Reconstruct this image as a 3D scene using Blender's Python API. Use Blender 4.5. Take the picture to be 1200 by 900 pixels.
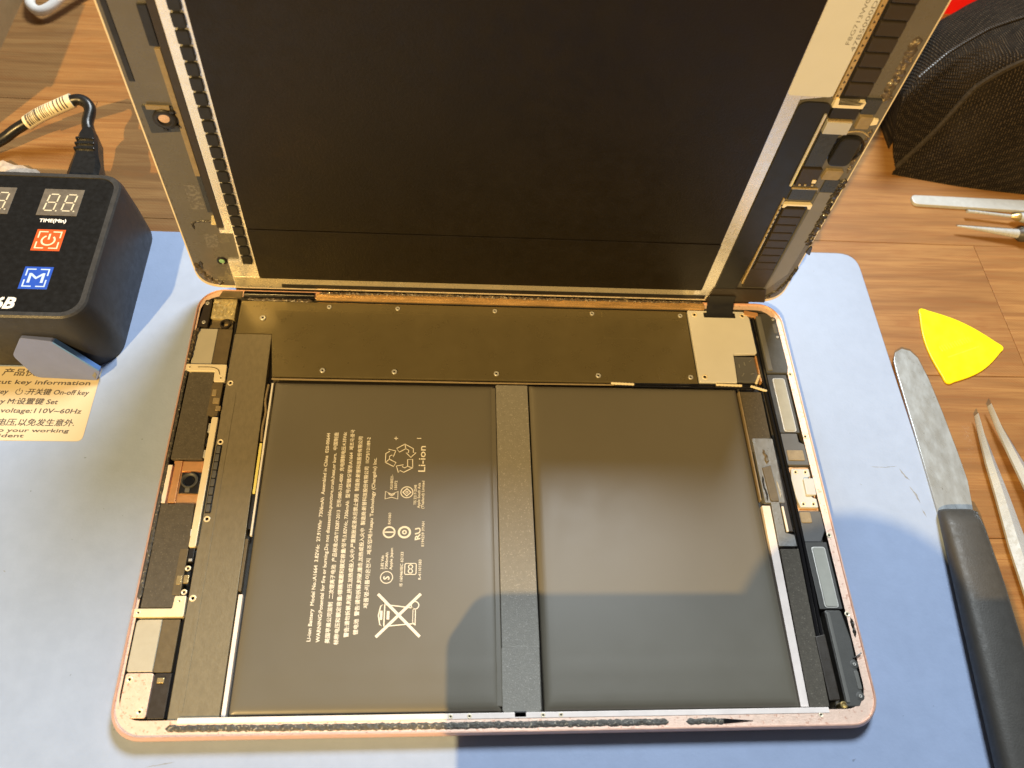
import bpy, math, random
from mathutils import Vector, Matrix, noise as mnoise
R = math.radians
random.seed(7)
MM = 0.001
scene = bpy.context.scene
for o in list(bpy.data.objects):
    bpy.data.objects.remove(o)
C = scene.collection

# ------------------------------------------------------------------ camera
cam_d = bpy.data.cameras.new("camera")
cam = bpy.data.objects.new("camera", cam_d)
C.objects.link(cam)
cam.location = (0.096725, -0.040879, 0.274352)
cam.rotation_euler = (R(31.766), R(-4.712), R(-1.738))
cam_d.sensor_width = 36
cam_d.lens = 28.97
cam_d.clip_start = 0.005
cam_d.clip_end = 20
cam_d.dof.use_dof = True
cam_d.dof.focus_distance = 0.300
cam_d.dof.aperture_fstop = 15
scene.camera = cam

# ------------------------------------------------------------------ world and lamps (indoors: two lamps in a dim room)
world = bpy.data.worlds.new("World")
scene.world = world
world.use_nodes = True
bg = world.node_tree.nodes["Background"]
bg.inputs[0].default_value = (0.98, 0.97, 1.0, 1)
bg.inputs[1].default_value = 0.10

wl = bpy.data.lights.new("warm_lamp", 'POINT')
wl.energy = 760
wl.color = (1.0, 0.65, 0.23)
wl.shadow_soft_size = 0.026
warm = bpy.data.objects.new("warm_lamp", wl)
warm.location = (-1.350, -2.100, 2.150)
C.objects.link(warm)

cl = bpy.data.lights.new("cool_lamp", 'AREA')
cl.shape = 'DISK'
cl.size = 0.38
cl.energy = 19.5
cl.color = (0.90, 0.97, 1.0)
cool = bpy.data.objects.new("cool_lamp", cl)
cool.location = (0.320, 0.760, 1.050)
cool.rotation_euler = (Vector((0.12, 0.10, 0)) - cool.location).to_track_quat('-Z', 'Y').to_euler()
C.objects.link(cool)

vs = scene.view_settings
vs.view_transform = 'Standard'
vs.look = 'None'
vs.exposure = 0.0
vs.gamma = 1.0
vs.use_curve_mapping = False


# ------------------------------------------------------------------ materials
def nodes_of(name):
    m = bpy.data.materials.new(name)
    m.use_nodes = True
    nt = m.node_tree
    b = nt.nodes["Principled BSDF"]
    tc = nt.nodes.new("ShaderNodeTexCoord")
    mp = nt.nodes.new("ShaderNodeMapping")
    mp.inputs["Scale"].default_value = (1000, 1000, 1000)      # texture space in millimetres
    nt.links.new(tc.outputs["Object"], mp.inputs["Vector"])
    return m, nt, b, mp


def noise(nt, vec, scale, detail=4, rough=0.55):
    n = nt.nodes.new("ShaderNodeTexNoise")
    n.inputs["Scale"].default_value = scale
    n.inputs["Detail"].default_value = detail
    n.inputs["Roughness"].default_value = rough
    nt.links.new(vec.outputs["Vector"], n.inputs["Vector"])
    return n


def maprange(nt, src, a, b, c, d):
    n = nt.nodes.new("ShaderNodeMapRange")
    for i, v in zip((1, 2, 3, 4), (a, b, c, d)):
        n.inputs[i].default_value = v
    nt.links.new(src, n.inputs[0])
    return n.outputs[0]


def mixc(nt, fac, a, b, mode='MIX'):
    n = nt.nodes.new("ShaderNodeMix")
    n.data_type = 'RGBA'
    n.blend_type = mode
    for k, v in ((0, fac), (6, a), (7, b)):
        if hasattr(v, "is_output"):
            nt.links.new(v, n.inputs[k])
        else:
            n.inputs[k].default_value = v if k == 0 else (*v, 1)
    return n.outputs[2]


def hsv(nt, col, val):
    n = nt.nodes.new("ShaderNodeHueSaturation")
    nt.links.new(val, n.inputs["Value"])
    if hasattr(col, "is_output"):
        nt.links.new(col, n.inputs["Color"])
    else:
        n.inputs["Color"].default_value = (*col, 1)
    return n.outputs["Color"]


def M(name, col, rough=0.5, metal=0.0, var=0.10, vsc=0.15, bump=0.0, bsc=2.0, spec=0.5, coat=0.0,
      speck=None, rvar=0.08, sheen=0, stretch=None):
    """speck = (colour, scale per mm, threshold)"""
    m, nt, b, mp = nodes_of(name)
    if stretch:
        mp.inputs["Scale"].default_value = tuple(1000 * s for s in stretch)
    n = noise(nt, mp, vsc)
    c = hsv(nt, col, maprange(nt, n.outputs[0], 0.25, 0.75, 1 - var, 1 + var))
    if speck:
        s = noise(nt, mp, speck[1], 3, 0.6)
        c = mixc(nt, maprange(nt, s.outputs[0], speck[2], speck[2] + 0.04, 0, 1), c, speck[0])
    nt.links.new(c, b.inputs["Base Color"])
    r = noise(nt, mp, vsc * 3.3, 5)
    nt.links.new(maprange(nt, r.outputs[0], 0.3, 0.7, max(0.03, rough - rvar), min(1, rough + rvar)), b.inputs["Roughness"])
    b.inputs["Metallic"].default_value = metal
    b.inputs["Specular IOR Level"].default_value = spec
    b.inputs["Coat Weight"].default_value = coat
    if bump:
        bn = noise(nt, mp, bsc, 4, 0.6)
        bp = nt.nodes.new("ShaderNodeBump")
        bp.inputs["Strength"].default_value = bump
        bp.inputs["Distance"].default_value = 0.0003
        nt.links.new(bn.outputs[0], bp.inputs["Height"])
        nt.links.new(bp.outputs[0], b.inputs["Normal"])
    return m


def wood_material():
    m, nt, b, mp = nodes_of("printed wood")
    oi = nt.nodes.new("ShaderNodeObjectInfo")
    off = nt.nodes.new("ShaderNodeVectorMath")
    off.operation = 'MULTIPLY_ADD'
    comb = nt.nodes.new("ShaderNodeCombineXYZ")
    for k, s in enumerate((900, 370, 50)):
        mu = nt.nodes.new("ShaderNodeMath"); mu.operation = 'MULTIPLY'; mu.inputs[1].default_value = s
        nt.links.new(oi.outputs["Random"], mu.inputs[0]); nt.links.new(mu.outputs[0], comb.inputs[k])
    off.inputs[1].default_value = (1, 1, 1)
    nt.links.new(mp.outputs[0], off.inputs[0]); nt.links.new(comb.outputs[0], off.inputs[2])
    st = nt.nodes.new("ShaderNodeMapping"); st.inputs["Scale"].default_value = (0.055, 1, 1)
    nt.links.new(off.outputs[0], st.inputs[0])
    # slow warp makes the grain wander into cathedrals
    w = noise(nt, st, 0.05, 2)
    wv = nt.nodes.new("ShaderNodeVectorMath"); wv.operation = 'MULTIPLY_ADD'
    wv.inputs[1].default_value = (0, 34, 0)
    nt.links.new(w.outputs[1], wv.inputs[0]); nt.links.new(st.outputs[0], wv.inputs[2])

    class V: pass
    warp = V(); warp.outputs = {"Vector": wv.outputs[0]}
    g1 = noise(nt, warp, 0.22, 3)
    g2 = noise(nt, warp, 0.9, 5, 0.65)
    fine = nt.nodes.new("ShaderNodeMapping"); fine.inputs["Scale"].default_value = (0.022, 1, 1)
    nt.links.new(off.outputs[0], fine.inputs[0])
    g3 = noise(nt, fine, 1.9, 4, 0.7)
    c = mixc(nt, maprange(nt, g1.outputs[0], 0.36, 0.66, 0, 1), (0.215, 0.106, 0.034), (0.335, 0.178, 0.060))
    c = mixc(nt, maprange(nt, g2.outputs[0], 0.47, 0.66, 0, 0.55), c, (0.24, 0.098, 0.026))
    c = mixc(nt, maprange(nt, g3.outputs[0], 0.50, 0.70, 0, 0.75), c, (0.19, 0.074, 0.020))
    k = noise(nt, st, 0.055, 2)
    c = mixc(nt, maprange(nt, k.outputs[0], 0.70, 0.78, 0, 0.7), c, (0.11, 0.042, 0.014))
    c = hsv(nt, c, maprange(nt, oi.outputs["Random"], 0, 1, 0.95, 1.05))
    nt.links.new(c, b.inputs["Base Color"])
    # woven vinyl face
    we = nt.nodes.new("ShaderNodeTexWave"); we.wave_type = 'BANDS'; we.bands_direction = 'DIAGONAL'
    we.inputs["Scale"].default_value = 0.40; we.inputs["Distortion"].default_value = 1.2
    nt.links.new(mp.outputs[0], we.inputs[0])
    bn = noise(nt, mp, 1.6, 3)
    ad = nt.nodes.new("ShaderNodeMath"); ad.operation = 'ADD'
    nt.links.new(we.outputs["Fac"], ad.inputs[0]); nt.links.new(bn.outputs[0], ad.inputs[1])
    bp = nt.nodes.new("ShaderNodeBump"); bp.inputs["Strength"].default_value = 0.12; bp.inputs["Distance"].default_value = 0.0002
    nt.links.new(ad.outputs[0], bp.inputs["Height"]); nt.links.new(bp.outputs[0], b.inputs["Normal"])
    b.inputs["Roughness"].default_value = 0.42
    b.inputs["Specular IOR Level"].default_value = 0.4
    return m


def fabric_material():
    m, nt, b, mp = nodes_of("black mesh fabric")
    ws = []
    for d, s in (('X', 0.27), ('Y', 0.27), ('Z', 0.27)):
        w = nt.nodes.new("ShaderNodeTexWave"); w.wave_type = 'BANDS'; w.bands_direction = d
        w.inputs["Scale"].default_value = s; w.inputs["Distortion"].default_value = 0.7
        w.inputs["Detail Scale"].default_value = 0.4
        nt.links.new(mp.outputs[0], w.inputs[0]); ws.append(w.outputs["Fac"])
    m1 = nt.nodes.new("ShaderNodeMath"); m1.operation = 'MAXIMUM'
    nt.links.new(ws[1], m1.inputs[0]); nt.links.new(ws[2], m1.inputs[1])
    m2 = nt.nodes.new("ShaderNodeMath"); m2.operation = 'MULTIPLY'
    nt.links.new(ws[0], m2.inputs[0]); nt.links.new(m1.outputs[0], m2.inputs[1])
    n = noise(nt, mp, 0.5)
    n2 = noise(nt, mp, 0.06, 3)
    f = nt.nodes.new("ShaderNodeMath"); f.operation = 'MULTIPLY'
    nt.links.new(m2.outputs[0], f.inputs[0]); nt.links.new(maprange(nt, n.outputs[0], 0.3, 0.7, 0.45, 1), f.inputs[1])
    c = mixc(nt, maprange(nt, f.outputs[0], 0.30, 0.8, 0, 0.9), (0.010, 0.0075, 0.0055), (0.085, 0.064, 0.042))
    c = mixc(nt, maprange(nt, n2.outputs[0], 0.5, 0.8, 0, 0.3), c, (0.05, 0.04, 0.03))
    nt.links.new(c, b.inputs["Base Color"])
    bp = nt.nodes.new("ShaderNodeBump"); bp.inputs["Strength"].default_value = 0.8; bp.inputs["Distance"].default_value = 0.0010
    nt.links.new(m2.outputs[0], bp.inputs["Height"]); nt.links.new(bp.outputs[0], b.inputs["Normal"])
    b.inputs["Roughness"].default_value = 0.9
    b.inputs["Specular IOR Level"].default_value = 0.15
    return m


def mat_material():
    m, nt, b, mp = nodes_of("blue silicone mat")
    n1 = noise(nt, mp, 0.012, 4)
    n2 = noise(nt, mp, 0.18, 5, 0.65)
    c = hsv(nt, (0.318, 0.408, 0.61), maprange(nt, n1.outputs[0], 0.3, 0.7, 0.95, 1.05))
    c = hsv(nt, c, maprange(nt, n2.outputs[0], 0.3, 0.7, 0.965, 1.03))
    sp = noise(nt, mp, 0.45, 2)
    c = mixc(nt, maprange(nt, sp.outputs[0], 0.755, 0.79, 0, 0.5), c, (0.10, 0.11, 0.13))
    st = nt.nodes.new("ShaderNodeMapping"); st.inputs["Scale"].default_value = (1, 0.25, 1); st.inputs["Rotation"].default_value = (0, 0, 0.4)
    nt.links.new(mp.outputs[0], st.inputs[0])
    sc = noise(nt, st, 0.35, 4, 0.7)
    c = mixc(nt, maprange(nt, sc.outputs[0], 0.70, 0.76, 0, 0.35), c, (0.22, 0.27, 0.35))
    nt.links.new(c, b.inputs["Base Color"])
    nt.links.new(maprange(nt, n2.outputs[0], 0.3, 0.7, 0.42, 0.58), b.inputs["Roughness"])
    bn = noise(nt, mp, 0.9, 4)
    bp = nt.nodes.new("ShaderNodeBump"); bp.inputs["Strength"].default_value = 0.16; bp.inputs["Distance"].default_value = 0.0003
    nt.links.new(bn.outputs[0], bp.inputs["Height"]); nt.links.new(bp.outputs[0], b.inputs["Normal"])
    b.inputs["Specular IOR Level"].default_value = 0.35
    return m


WOOD = wood_material()
FABRIC = fabric_material()
MATBLUE = mat_material()
m_blue_cut = M("blue silicone", (0.17, 0.22, 0.48), 0.55, var=0.06, bump=0.15)
m_blue_edge = M("blue silicone edge", (0.10, 0.24, 0.60), 0.5)
m_scuff = M("grey brown scuff", (0.24, 0.26, 0.30), 0.6, var=0.3, vsc=0.8)
m_rose = M("rose gold anodised", (0.82, 0.52, 0.40), 0.36, 0.55, var=0.05)
m_ledge = M("rose gold ledge with glue residue", (0.88, 0.66, 0.54), 0.42, 0.3, var=0.08, vsc=0.4, bump=0.25, bsc=1.6, spec=0.3, speck=((0.70, 0.42, 0.31), 0.9, 0.60))
m_floor = M("gap shaded pan floor", (0.075, 0.068, 0.058), 0.5, 0.2, var=0.15)  # floor colour darkened to stand in for shade in the gaps between parts
m_cover = M("bright satin cover", (0.86, 0.86, 0.82), 0.36, 0.25, var=0.04, vsc=0.06)
m_chamber = M("satin chamber lid", (0.40, 0.405, 0.365), 0.55, 0.1, var=0.06, vsc=0.3, bump=0.08, spec=0.25)
m_chamber_case = M("dark chamber case", (0.055, 0.055, 0.052), 0.45, var=0.1, bump=0.1)
m_port = M("port bracket metal", (0.58, 0.60, 0.60), 0.45, 0.15, var=0.04, spec=0.3)
m_copper = M("bare copper tape", (0.86, 0.46, 0.20), 0.36, 0.55, var=0.10, vsc=0.3, bump=0.12)
m_lip = M("gold copper lip", (0.78, 0.50, 0.22), 0.26, 0.6, var=0.3, vsc=0.35, bump=0.4, bsc=0.5, stretch=(0.25, 1.4, 1))
m_cream = M("cream anodised bracket", (0.92, 0.82, 0.60), 0.38, 0.2, var=0.05)
m_silver = M("brushed silver", (0.60, 0.60, 0.57), 0.40, 0.4, var=0.05, bump=0.05)
m_white_metal = M("pale satin metal", (0.56, 0.535, 0.44), 0.42, 0.25, var=0.05, vsc=0.08, bump=0.05)
m_foil = M("crumpled gold foil", (0.82, 0.70, 0.38), 0.22, 0.6, var=0.25, vsc=0.4, bump=1.0, bsc=0.35)
m_battery = M("battery film", (0.138, 0.127, 0.098), 0.36, 0.0, var=0.04, vsc=0.03, rvar=0.02, spec=0.6)
m_print = M("pale grey print", (0.86, 0.83, 0.75), 0.5, var=0.02)
m_tape = M("woven grey tape", (0.23, 0.222, 0.195), 0.5, 0.0, var=0.08, vsc=0.6, bump=0.35, bsc=2.6, speck=((0.34, 0.33, 0.30), 1.8, 0.60))
m_shield = M("satin olive shield", (0.21, 0.172, 0.085), 0.32, 0.5, var=0.06, vsc=0.05, bump=0.03, bsc=3)
m_plate = M("graphite sheet", (0.235, 0.205, 0.138), 0.42, 0.25, var=0.10, vsc=0.7, bump=0.18, bsc=1.8, stretch=(1, 0.5, 1))
m_foam = M("dark foam", (0.085, 0.075, 0.058), 0.75, var=0.18, vsc=0.7, bump=0.4, bsc=1.5, speck=((0.16, 0.145, 0.115), 1.6, 0.62))
m_gasket = M("torn foam gasket", (0.075, 0.070, 0.060), 0.5, var=0.5, vsc=1.1, bump=0.9, bsc=0.9, speck=((0.36, 0.32, 0.24), 1.3, 0.60))
m_black = M("black plastic", (0.017, 0.016, 0.016), 0.38, var=0.1)
m_blackgloss = M("black gloss", (0.008, 0.008, 0.009), 0.10, var=0.05, rvar=0.03, coat=0.3)
m_speaker = M("speaker plastic", (0.065, 0.066, 0.062), 0.50, var=0.12, vsc=0.5, bump=0.2, bsc=2.5)
m_speaker_top = M("speaker ridge", (0.14, 0.14, 0.13), 0.45, var=0.1, bump=0.1)
m_greybox = M("grey module case", (0.105, 0.108, 0.112), 0.42, var=0.08, bump=0.1)
m_flex = M("grey flex film", (0.23, 0.235, 0.235), 0.34, 0.25, var=0.12, vsc=0.3, bump=0.3, bsc=0.5)
m_brown = M("brown rubber", (0.034, 0.027, 0.020), 0.42, var=0.1, bump=0.15)
m_brownplate = M("brown film plate", (0.15, 0.118, 0.066), 0.42, 0.15, var=0.14, vsc=0.4, bump=0.15)
m_gold = M("gold contact", (0.72, 0.55, 0.27), 0.3, 0.7, var=0.1, bump=0.2)
m_goldtape = M("gold brown pad", (0.30, 0.235, 0.14), 0.5, 0.2, var=0.15, vsc=0.5, bump=0.25, bsc=1.2)
m_hole = M("screw recess", (0.02, 0.018, 0.016), 0.4, 0.5)
m_yellow = M("yellow adhesive pull tab", (0.80, 0.72, 0.22), 0.45)
m_white = M("white plastic", (0.80, 0.78, 0.74), 0.4, var=0.04)
m_pinkwhite = M("pink white strip", (0.92, 0.84, 0.80), 0.4)
# lid
m_glassedge = M("cream glass edge", (0.80, 0.70, 0.52), 0.22, 0.1)
m_bezel = M("bezel back paint", (0.115, 0.108, 0.098), 0.30, 0.0, var=0.10, vsc=0.06, rvar=0.1)
m_bezel_light = M("bezel back film", (0.175, 0.172, 0.175), 0.35, var=0.06)
m_hazy = M("hazy bezel mark", (0.118, 0.111, 0.101), 0.45, var=0.05, speck=((0.19, 0.18, 0.165), 0.9, 0.50))
m_lcd = M("black backlight sheet", (0.0085, 0.0062, 0.0035), 0.42, 0.0, var=0.15, vsc=0.06, bump=0.25, bsc=1.2, spec=0.42)
m_lidframe = M("pale lid frame", (0.93, 0.92, 0.90), 0.28, 0.65, var=0.03)
m_lid_reflection = M("lid frame with gold reflection", (0.62, 0.58, 0.47), 0.30, 0.6, var=0.05)  # olive tint paints the tablet's gold reflection into the lower frame
m_taped = M("black tape", (0.013, 0.0128, 0.0125), 0.36, var=0.10, vsc=0.1, bump=0.08, spec=0.5)
m_residue = M("adhesive residue", (0.085, 0.066, 0.045), 0.32, var=0.5, vsc=0.5, bump=1.0, bsc=0.8, speck=((0.35, 0.27, 0.15), 0.7, 0.60), coat=0.3)
m_residue_dark = M("black glue residue", (0.028, 0.024, 0.020), 0.28, var=0.5, vsc=0.5, bump=1.0, bsc=0.8, speck=((0.22, 0.18, 0.12), 0.8, 0.63), coat=0.4)
m_bluegrey = M("blue grey film", (0.034, 0.038, 0.048), 0.30, var=0.08)
m_green = M("green sensor glass", (0.25, 0.52, 0.28), 0.15, coat=0.5)
m_copperlens = M("copper sensor", (0.80, 0.52, 0.33), 0.3, 0.5)
m_label = M("white label", (0.60, 0.62, 0.64), 0.5, var=0.02)
m_ink = M("dark ink", (0.10, 0.085, 0.07), 0.6)
m_inkgrey = M("grey ink", (0.16, 0.155, 0.15), 0.6)
# table things
m_boxblack = M("matt black casing", (0.022, 0.022, 0.024), 0.48, var=0.1, vsc=0.1, bump=0.12, bsc=3, speck=((0.09, 0.085, 0.08), 0.9, 0.72))
m_boxface = M("glossy black face", (0.009, 0.0085, 0.0075), 0.32, var=0.1, speck=((0.30, 0.29, 0.26), 0.55, 0.765))
m_boxrim = M("worn rim", (0.040, 0.039, 0.038), 0.4, var=0.25, vsc=0.4, bump=0.2)
m_disp = M("display window", (0.135, 0.118, 0.095), 0.35, var=0.25, vsc=0.5)
m_seg = M("pale unlit segments", (0.66, 0.60, 0.44), 0.45)
m_orange = M("orange button print", (0.66, 0.10, 0.018), 0.4, var=0.04)
m_bluebtn = M("blue button print", (0.022, 0.085, 0.52), 0.4, var=0.04)
m_btnwhite = M("cream print", (0.86, 0.70, 0.50), 0.45)
m_btnpale = M("pale blue print", (0.48, 0.64, 0.88), 0.45)
m_logo = M("white print", (0.85, 0.84, 0.80), 0.45)
m_sticker = M("cream sticker", (0.70, 0.60, 0.41), 0.5, var=0.02)
m_stickeredge = M("sticker edge", (0.55, 0.40, 0.20), 0.5)
m_cable = M("black cable", (0.012, 0.012, 0.012), 0.32, var=0.1)
m_tagpaper = M("cream cable label", (0.82, 0.72, 0.50), 0.45, var=0.05)
m_crumple = M("crumpled clear plastic", (0.52, 0.44, 0.36), 0.3, var=0.3, vsc=0.4, bump=0.9, bsc=0.4)
m_whitecable = M("white cable", (0.82, 0.80, 0.76), 0.4, var=0.03)
m_carton = M("brown cardboard", (0.34, 0.22, 0.10), 0.75, var=0.08, bump=0.15)
m_red = M("red plastic", (0.72, 0.008, 0.008), 0.4, var=0.05)
m_pick = M("yellow plastic", (0.90, 0.74, 0.008), 0.34, var=0.02, vsc=0.05, spec=0.3)
m_pickprint = M("worn yellow print", (0.80, 0.57, 0.015), 0.4)
m_blade = M("scuffed steel", (0.42, 0.455, 0.48), 0.32, 0.5, var=0.10, vsc=0.10, bump=0.06, bsc=0.5, rvar=0.10, stretch=(1, 0.5, 1), speck=((0.26, 0.27, 0.27), 0.4, 0.70))
m_handle = M("grey black rubber handle", (0.050, 0.047, 0.042), 0.52, var=0.12, vsc=0.15, bump=0.22, bsc=1.5)
m_steel = M("polished steel", (0.56, 0.61, 0.66), 0.28, 0.35, var=0.08, bump=0.06, bsc=0.6)
m_matsteel = M("matt steel", (0.47, 0.50, 0.52), 0.45, 0.25, var=0.08, vsc=0.4, bump=0.2, bsc=1.0)
m_brass = M("brass ferrule", (0.70, 0.55, 0.24), 0.3, 0.8)
m_piping = M("black woven piping", (0.034, 0.027, 0.019), 0.9, spec=0.1, var=0.4, vsc=0.9, bump=0.8, bsc=1.2)
m_mug = M("brown glaze", (0.10, 0.05, 0.03), 0.25)


# ------------------------------------------------------------------ mesh builder (all lengths in millimetres)
def area2(p):
    return sum(p[i][0] * p[(i + 1) % len(p)][1] - p[(i + 1) % len(p)][0] * p[i][1] for i in range(len(p)))


def ccw(p):
    return list(p) if area2(p) > 0 else list(reversed(p))


def rpoly(pts, r, n=4):
    """polygon with rounded corners; r is one radius or a list"""
    pts = ccw(pts); N = len(pts); out = []
    for i in range(N):
        rr = r[i] if isinstance(r, (list, tuple)) else r
        p = Vector(pts[i][:2]); a = Vector(pts[i - 1][:2]) - p; b = Vector(pts[(i + 1) % N][:2]) - p
        la, lb = a.length, b.length; a /= la; b /= lb
        ang = math.acos(max(-1, min(1, a.dot(b)))); t = min(rr / max(math.tan(ang / 2), 1e-3), la * 0.48, lb * 0.48)
        if rr <= 0 or t < 1e-4:
            out.append((p.x, p.y)); continue
        s, e = p + a * t, p + b * t
        for k in range(n + 1):
            u = k / n
            q = s * (1 - u) ** 2 + p * 2 * u * (1 - u) + e * u * u
            out.append((q.x, q.y))
    return out


def rr(x0, y0, x1, y1, r=0.0, n=4):
    p = [(x0, y0), (x1, y0), (x1, y1), (x0, y1)]
    return rpoly(p, r, n) if r > 0 else p


def inset(p, d):
    N = len(p); out = []
    for i in range(N):
        a, b, c = Vector(p[i - 1]), Vector(p[i]), Vector(p[(i + 1) % N])
        e1, e2 = (b - a), (c - b)
        if e1.length < 1e-9: e1 = e2
        if e2.length < 1e-9: e2 = e1
        n1 = Vector((-e1.y, e1.x)).normalized(); n2 = Vector((-e2.y, e2.x)).normalized()
        m = n1 + n2
        if m.length < 1e-6: m = n1
        m.normalize()
        k = d / max(0.35, m.dot(n1))
        out.append((b.x + m.x * k, b.y + m.y * k))
    return out


class MB:
    def __init__(s):
        s.v = []; s.f = []; s.mi = []; s.cur = 0

    def mat(s, i):
        s.cur = i; return s

    def face(s, idx):
        s.f.append(tuple(idx)); s.mi.append(s.cur)

    def loops(s, loops, close_bottom=True, close_top=True, ring=True):
        """stack of loops with the same vertex count"""
        base = []
        for L in loops:
            base.append(len(s.v)); s.v += [tuple(q) for q in L]
        n = len(loops[0])
        for a, b in zip(base, base[1:]):
            for i in range(n if ring else n - 1):
                j = (i + 1) % n
                s.face((a + i, a + j, b + j, b + i))
        if close_bottom: s.face([base[0] + i for i in reversed(range(n))])
        if close_top: s.face([base[-1] + i for i in range(n)])
        return s

    def prism(s, pts, z0, z1, bev=0.0, bot=0.0):
        p = ccw([q[:2] for q in pts])
        L = []
        if bot: L.append([(x, y, z0) for x, y in inset(p, bot)]); L.append([(x, y, z0 + bot) for x, y in p])
        else: L.append([(x, y, z0) for x, y in p])
        if bev:
            if z1 - bev * 1.3 > z0 + bot: L.append([(x, y, z1 - bev * 1.25) for x, y in p])
            L.append([(x, y, z1 - bev) for x, y in p])
            L.append([(x, y, z1 - bev * 0.3) for x, y in inset(p, bev * 0.3)])
            L.append([(x, y, z1) for x, y in inset(p, bev)])
            L.append([(x, y, z1) for x, y in inset(p, bev * 1.2)])
        else:
            L.append([(x, y, z1) for x, y in p])
        return s.loops(L)

    def box(s, x0, y0, x1, y1, z0, z1, r=0.0, bev=0.0, n=4):
        if r > 0: r = max(r, bev * 1.6)
        return s.prism(rr(x0, y0, x1, y1, r, n), z0, z1, bev)

    def lathe(s, prof, n=16, cx=0, cy=0):
        L = [[(cx + r * math.cos(2 * math.pi * i / n), cy + r * math.sin(2 * math.pi * i / n), z) for i in range(n)] for r, z in prof]
        return s.loops(L)

    def tube(s, path, r, n=8, flat=1.0):
        P = [Vector(q) for q in path]; L = []
        up = Vector((0, 0, 1))
        for i, p in enumerate(P):
            t = (P[min(i + 1, len(P) - 1)] - P[max(i - 1, 0)]).normalized()
            a = t.cross(up)
            if a.length < 1e-3: a = t.cross(Vector((0, 1, 0)))
            a.normalize(); b = a.cross(t).normalized()
            rad = r[i] if isinstance(r, (list, tuple)) else r
            L.append([tuple(p + a * math.cos(2 * math.pi * k / n) * rad + b * math.sin(2 * math.pi * k / n) * rad * flat) for k in range(n)])
        L = [list(reversed(q)) for q in L]
        return s.loops(L)

    def stroke(s, pts, w, z, closed=False):
        """flat line of width w"""
        P = [Vector(q[:2]) for q in pts]; N = len(P); A = []; B = []
        for i, p in enumerate(P):
            a = P[i - 1] if (i or closed) else p; b = P[(i + 1) % N] if (i < N - 1 or closed) else p
            t = (b - a).normalized(); nn = Vector((-t.y, t.x)) * w / 2
            A.append((p.x + nn.x, p.y + nn.y, z)); B.append((p.x - nn.x, p.y - nn.y, z))
        k = len(s.v); s.v += A + B
        for i in range(N if closed else N - 1):
            j = (i + 1) % N
            s.face((k + N + i, k + N + j, k + j, k + i))
        return s

    def flat(s, pts, z):
        k = len(s.v); p = ccw([q[:2] for q in pts]); s.v += [(x, y, z) for x, y in p]
        s.face(range(k, k + len(p))); return s

    def mesh(s, name, mats, org=(0, 0, 0), smooth=38):
        me = bpy.data.meshes.new(name)
        me.from_pydata([((x - org[0]) * MM, (y - org[1]) * MM, (z - org[2]) * MM) for x, y, z in s.v], [], s.f)
        for m in (mats if isinstance(mats, (list, tuple)) else [mats]):
            me.materials.append(m)
        me.polygons.foreach_set("material_index", s.mi)
        me.polygons.foreach_set("use_smooth", [True] * len(s.f))
        me.update()
        me.set_sharp_from_angle(angle=R(smooth))
        return me


def curve_pts(pts, per=6, tau=1.0):
    P = [Vector(q) for q in pts]; out = []
    for i in range(len(P) - 1):
        a, b, c, d = P[max(i - 1, 0)], P[i], P[i + 1], P[min(i + 2, len(P) - 1)]
        for k in range(per):
            t = k / per
            m0 = (c - a) * 0.5 * tau + (c - b) * (1 - tau); m1 = (d - b) * 0.5 * tau + (c - b) * (1 - tau); h = t * t * t; q = t * t
            out.append(tuple(b * (2 * h - 3 * q + 1) + m0 * (h - 2 * q + t) + c * (3 * q - 2 * h) + m1 * (h - q)))
    out.append(tuple(P[-1])); return out


# ------------------------------------------------------------------ objects
ORG = {}


def tag(o, label, cat, group=None):
    o["label"] = label; o["category"] = cat
    if group: o["group"] = group
    return o


def thing(name, label, cat, loc=(0, 0, 0), rot=(0, 0, 0), group=None, local=False):
    o = bpy.data.objects.new(name, None); C.objects.link(o)
    o.empty_display_size = 0.01
    o.location = [c * MM for c in loc]; o.rotation_euler = rot
    ORG[o] = (0, 0, 0) if local else loc
    return tag(o, label, cat, group)


def obj(name, mb, mats, parent=None, smooth=38, label=None, org=None):
    og = ORG[parent] if parent else (org or (0, 0, 0))
    me = mb.mesh(name, mats, og, smooth)
    o = bpy.data.objects.new(name, me); C.objects.link(o)
    ORG[o] = og
    if parent: o.parent = parent
    elif org: o.location = [c * MM for c in org]
    if label: o["label"] = label
    return o


def inst(name, me, parent, loc, rz=0.0, sc=1.0):
    o = bpy.data.objects.new(name, me); C.objects.link(o)
    og = ORG[parent]; o.parent = parent
    o.location = [(loc[i] - og[i]) * MM for i in range(3)]
    o.rotation_euler = (0, 0, rz); o.scale = (sc, sc, sc)
    ORG[o] = loc
    return o


def text_faces(s):
    cu = bpy.data.curves.new("text", 'FONT'); cu.body = s; cu.size = 1.0; cu.resolution_u = 2
    o = bpy.data.objects.new("text", cu); C.objects.link(o)
    dg = bpy.context.evaluated_depsgraph_get()
    me = bpy.data.meshes.new_from_object(o.evaluated_get(dg))
    v = [tuple(q.co) for q in me.vertices]; f = [tuple(p.vertices) for p in me.polygons]
    bpy.data.objects.remove(o); bpy.data.curves.remove(cu); bpy.data.meshes.remove(me)
    return v, f


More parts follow.
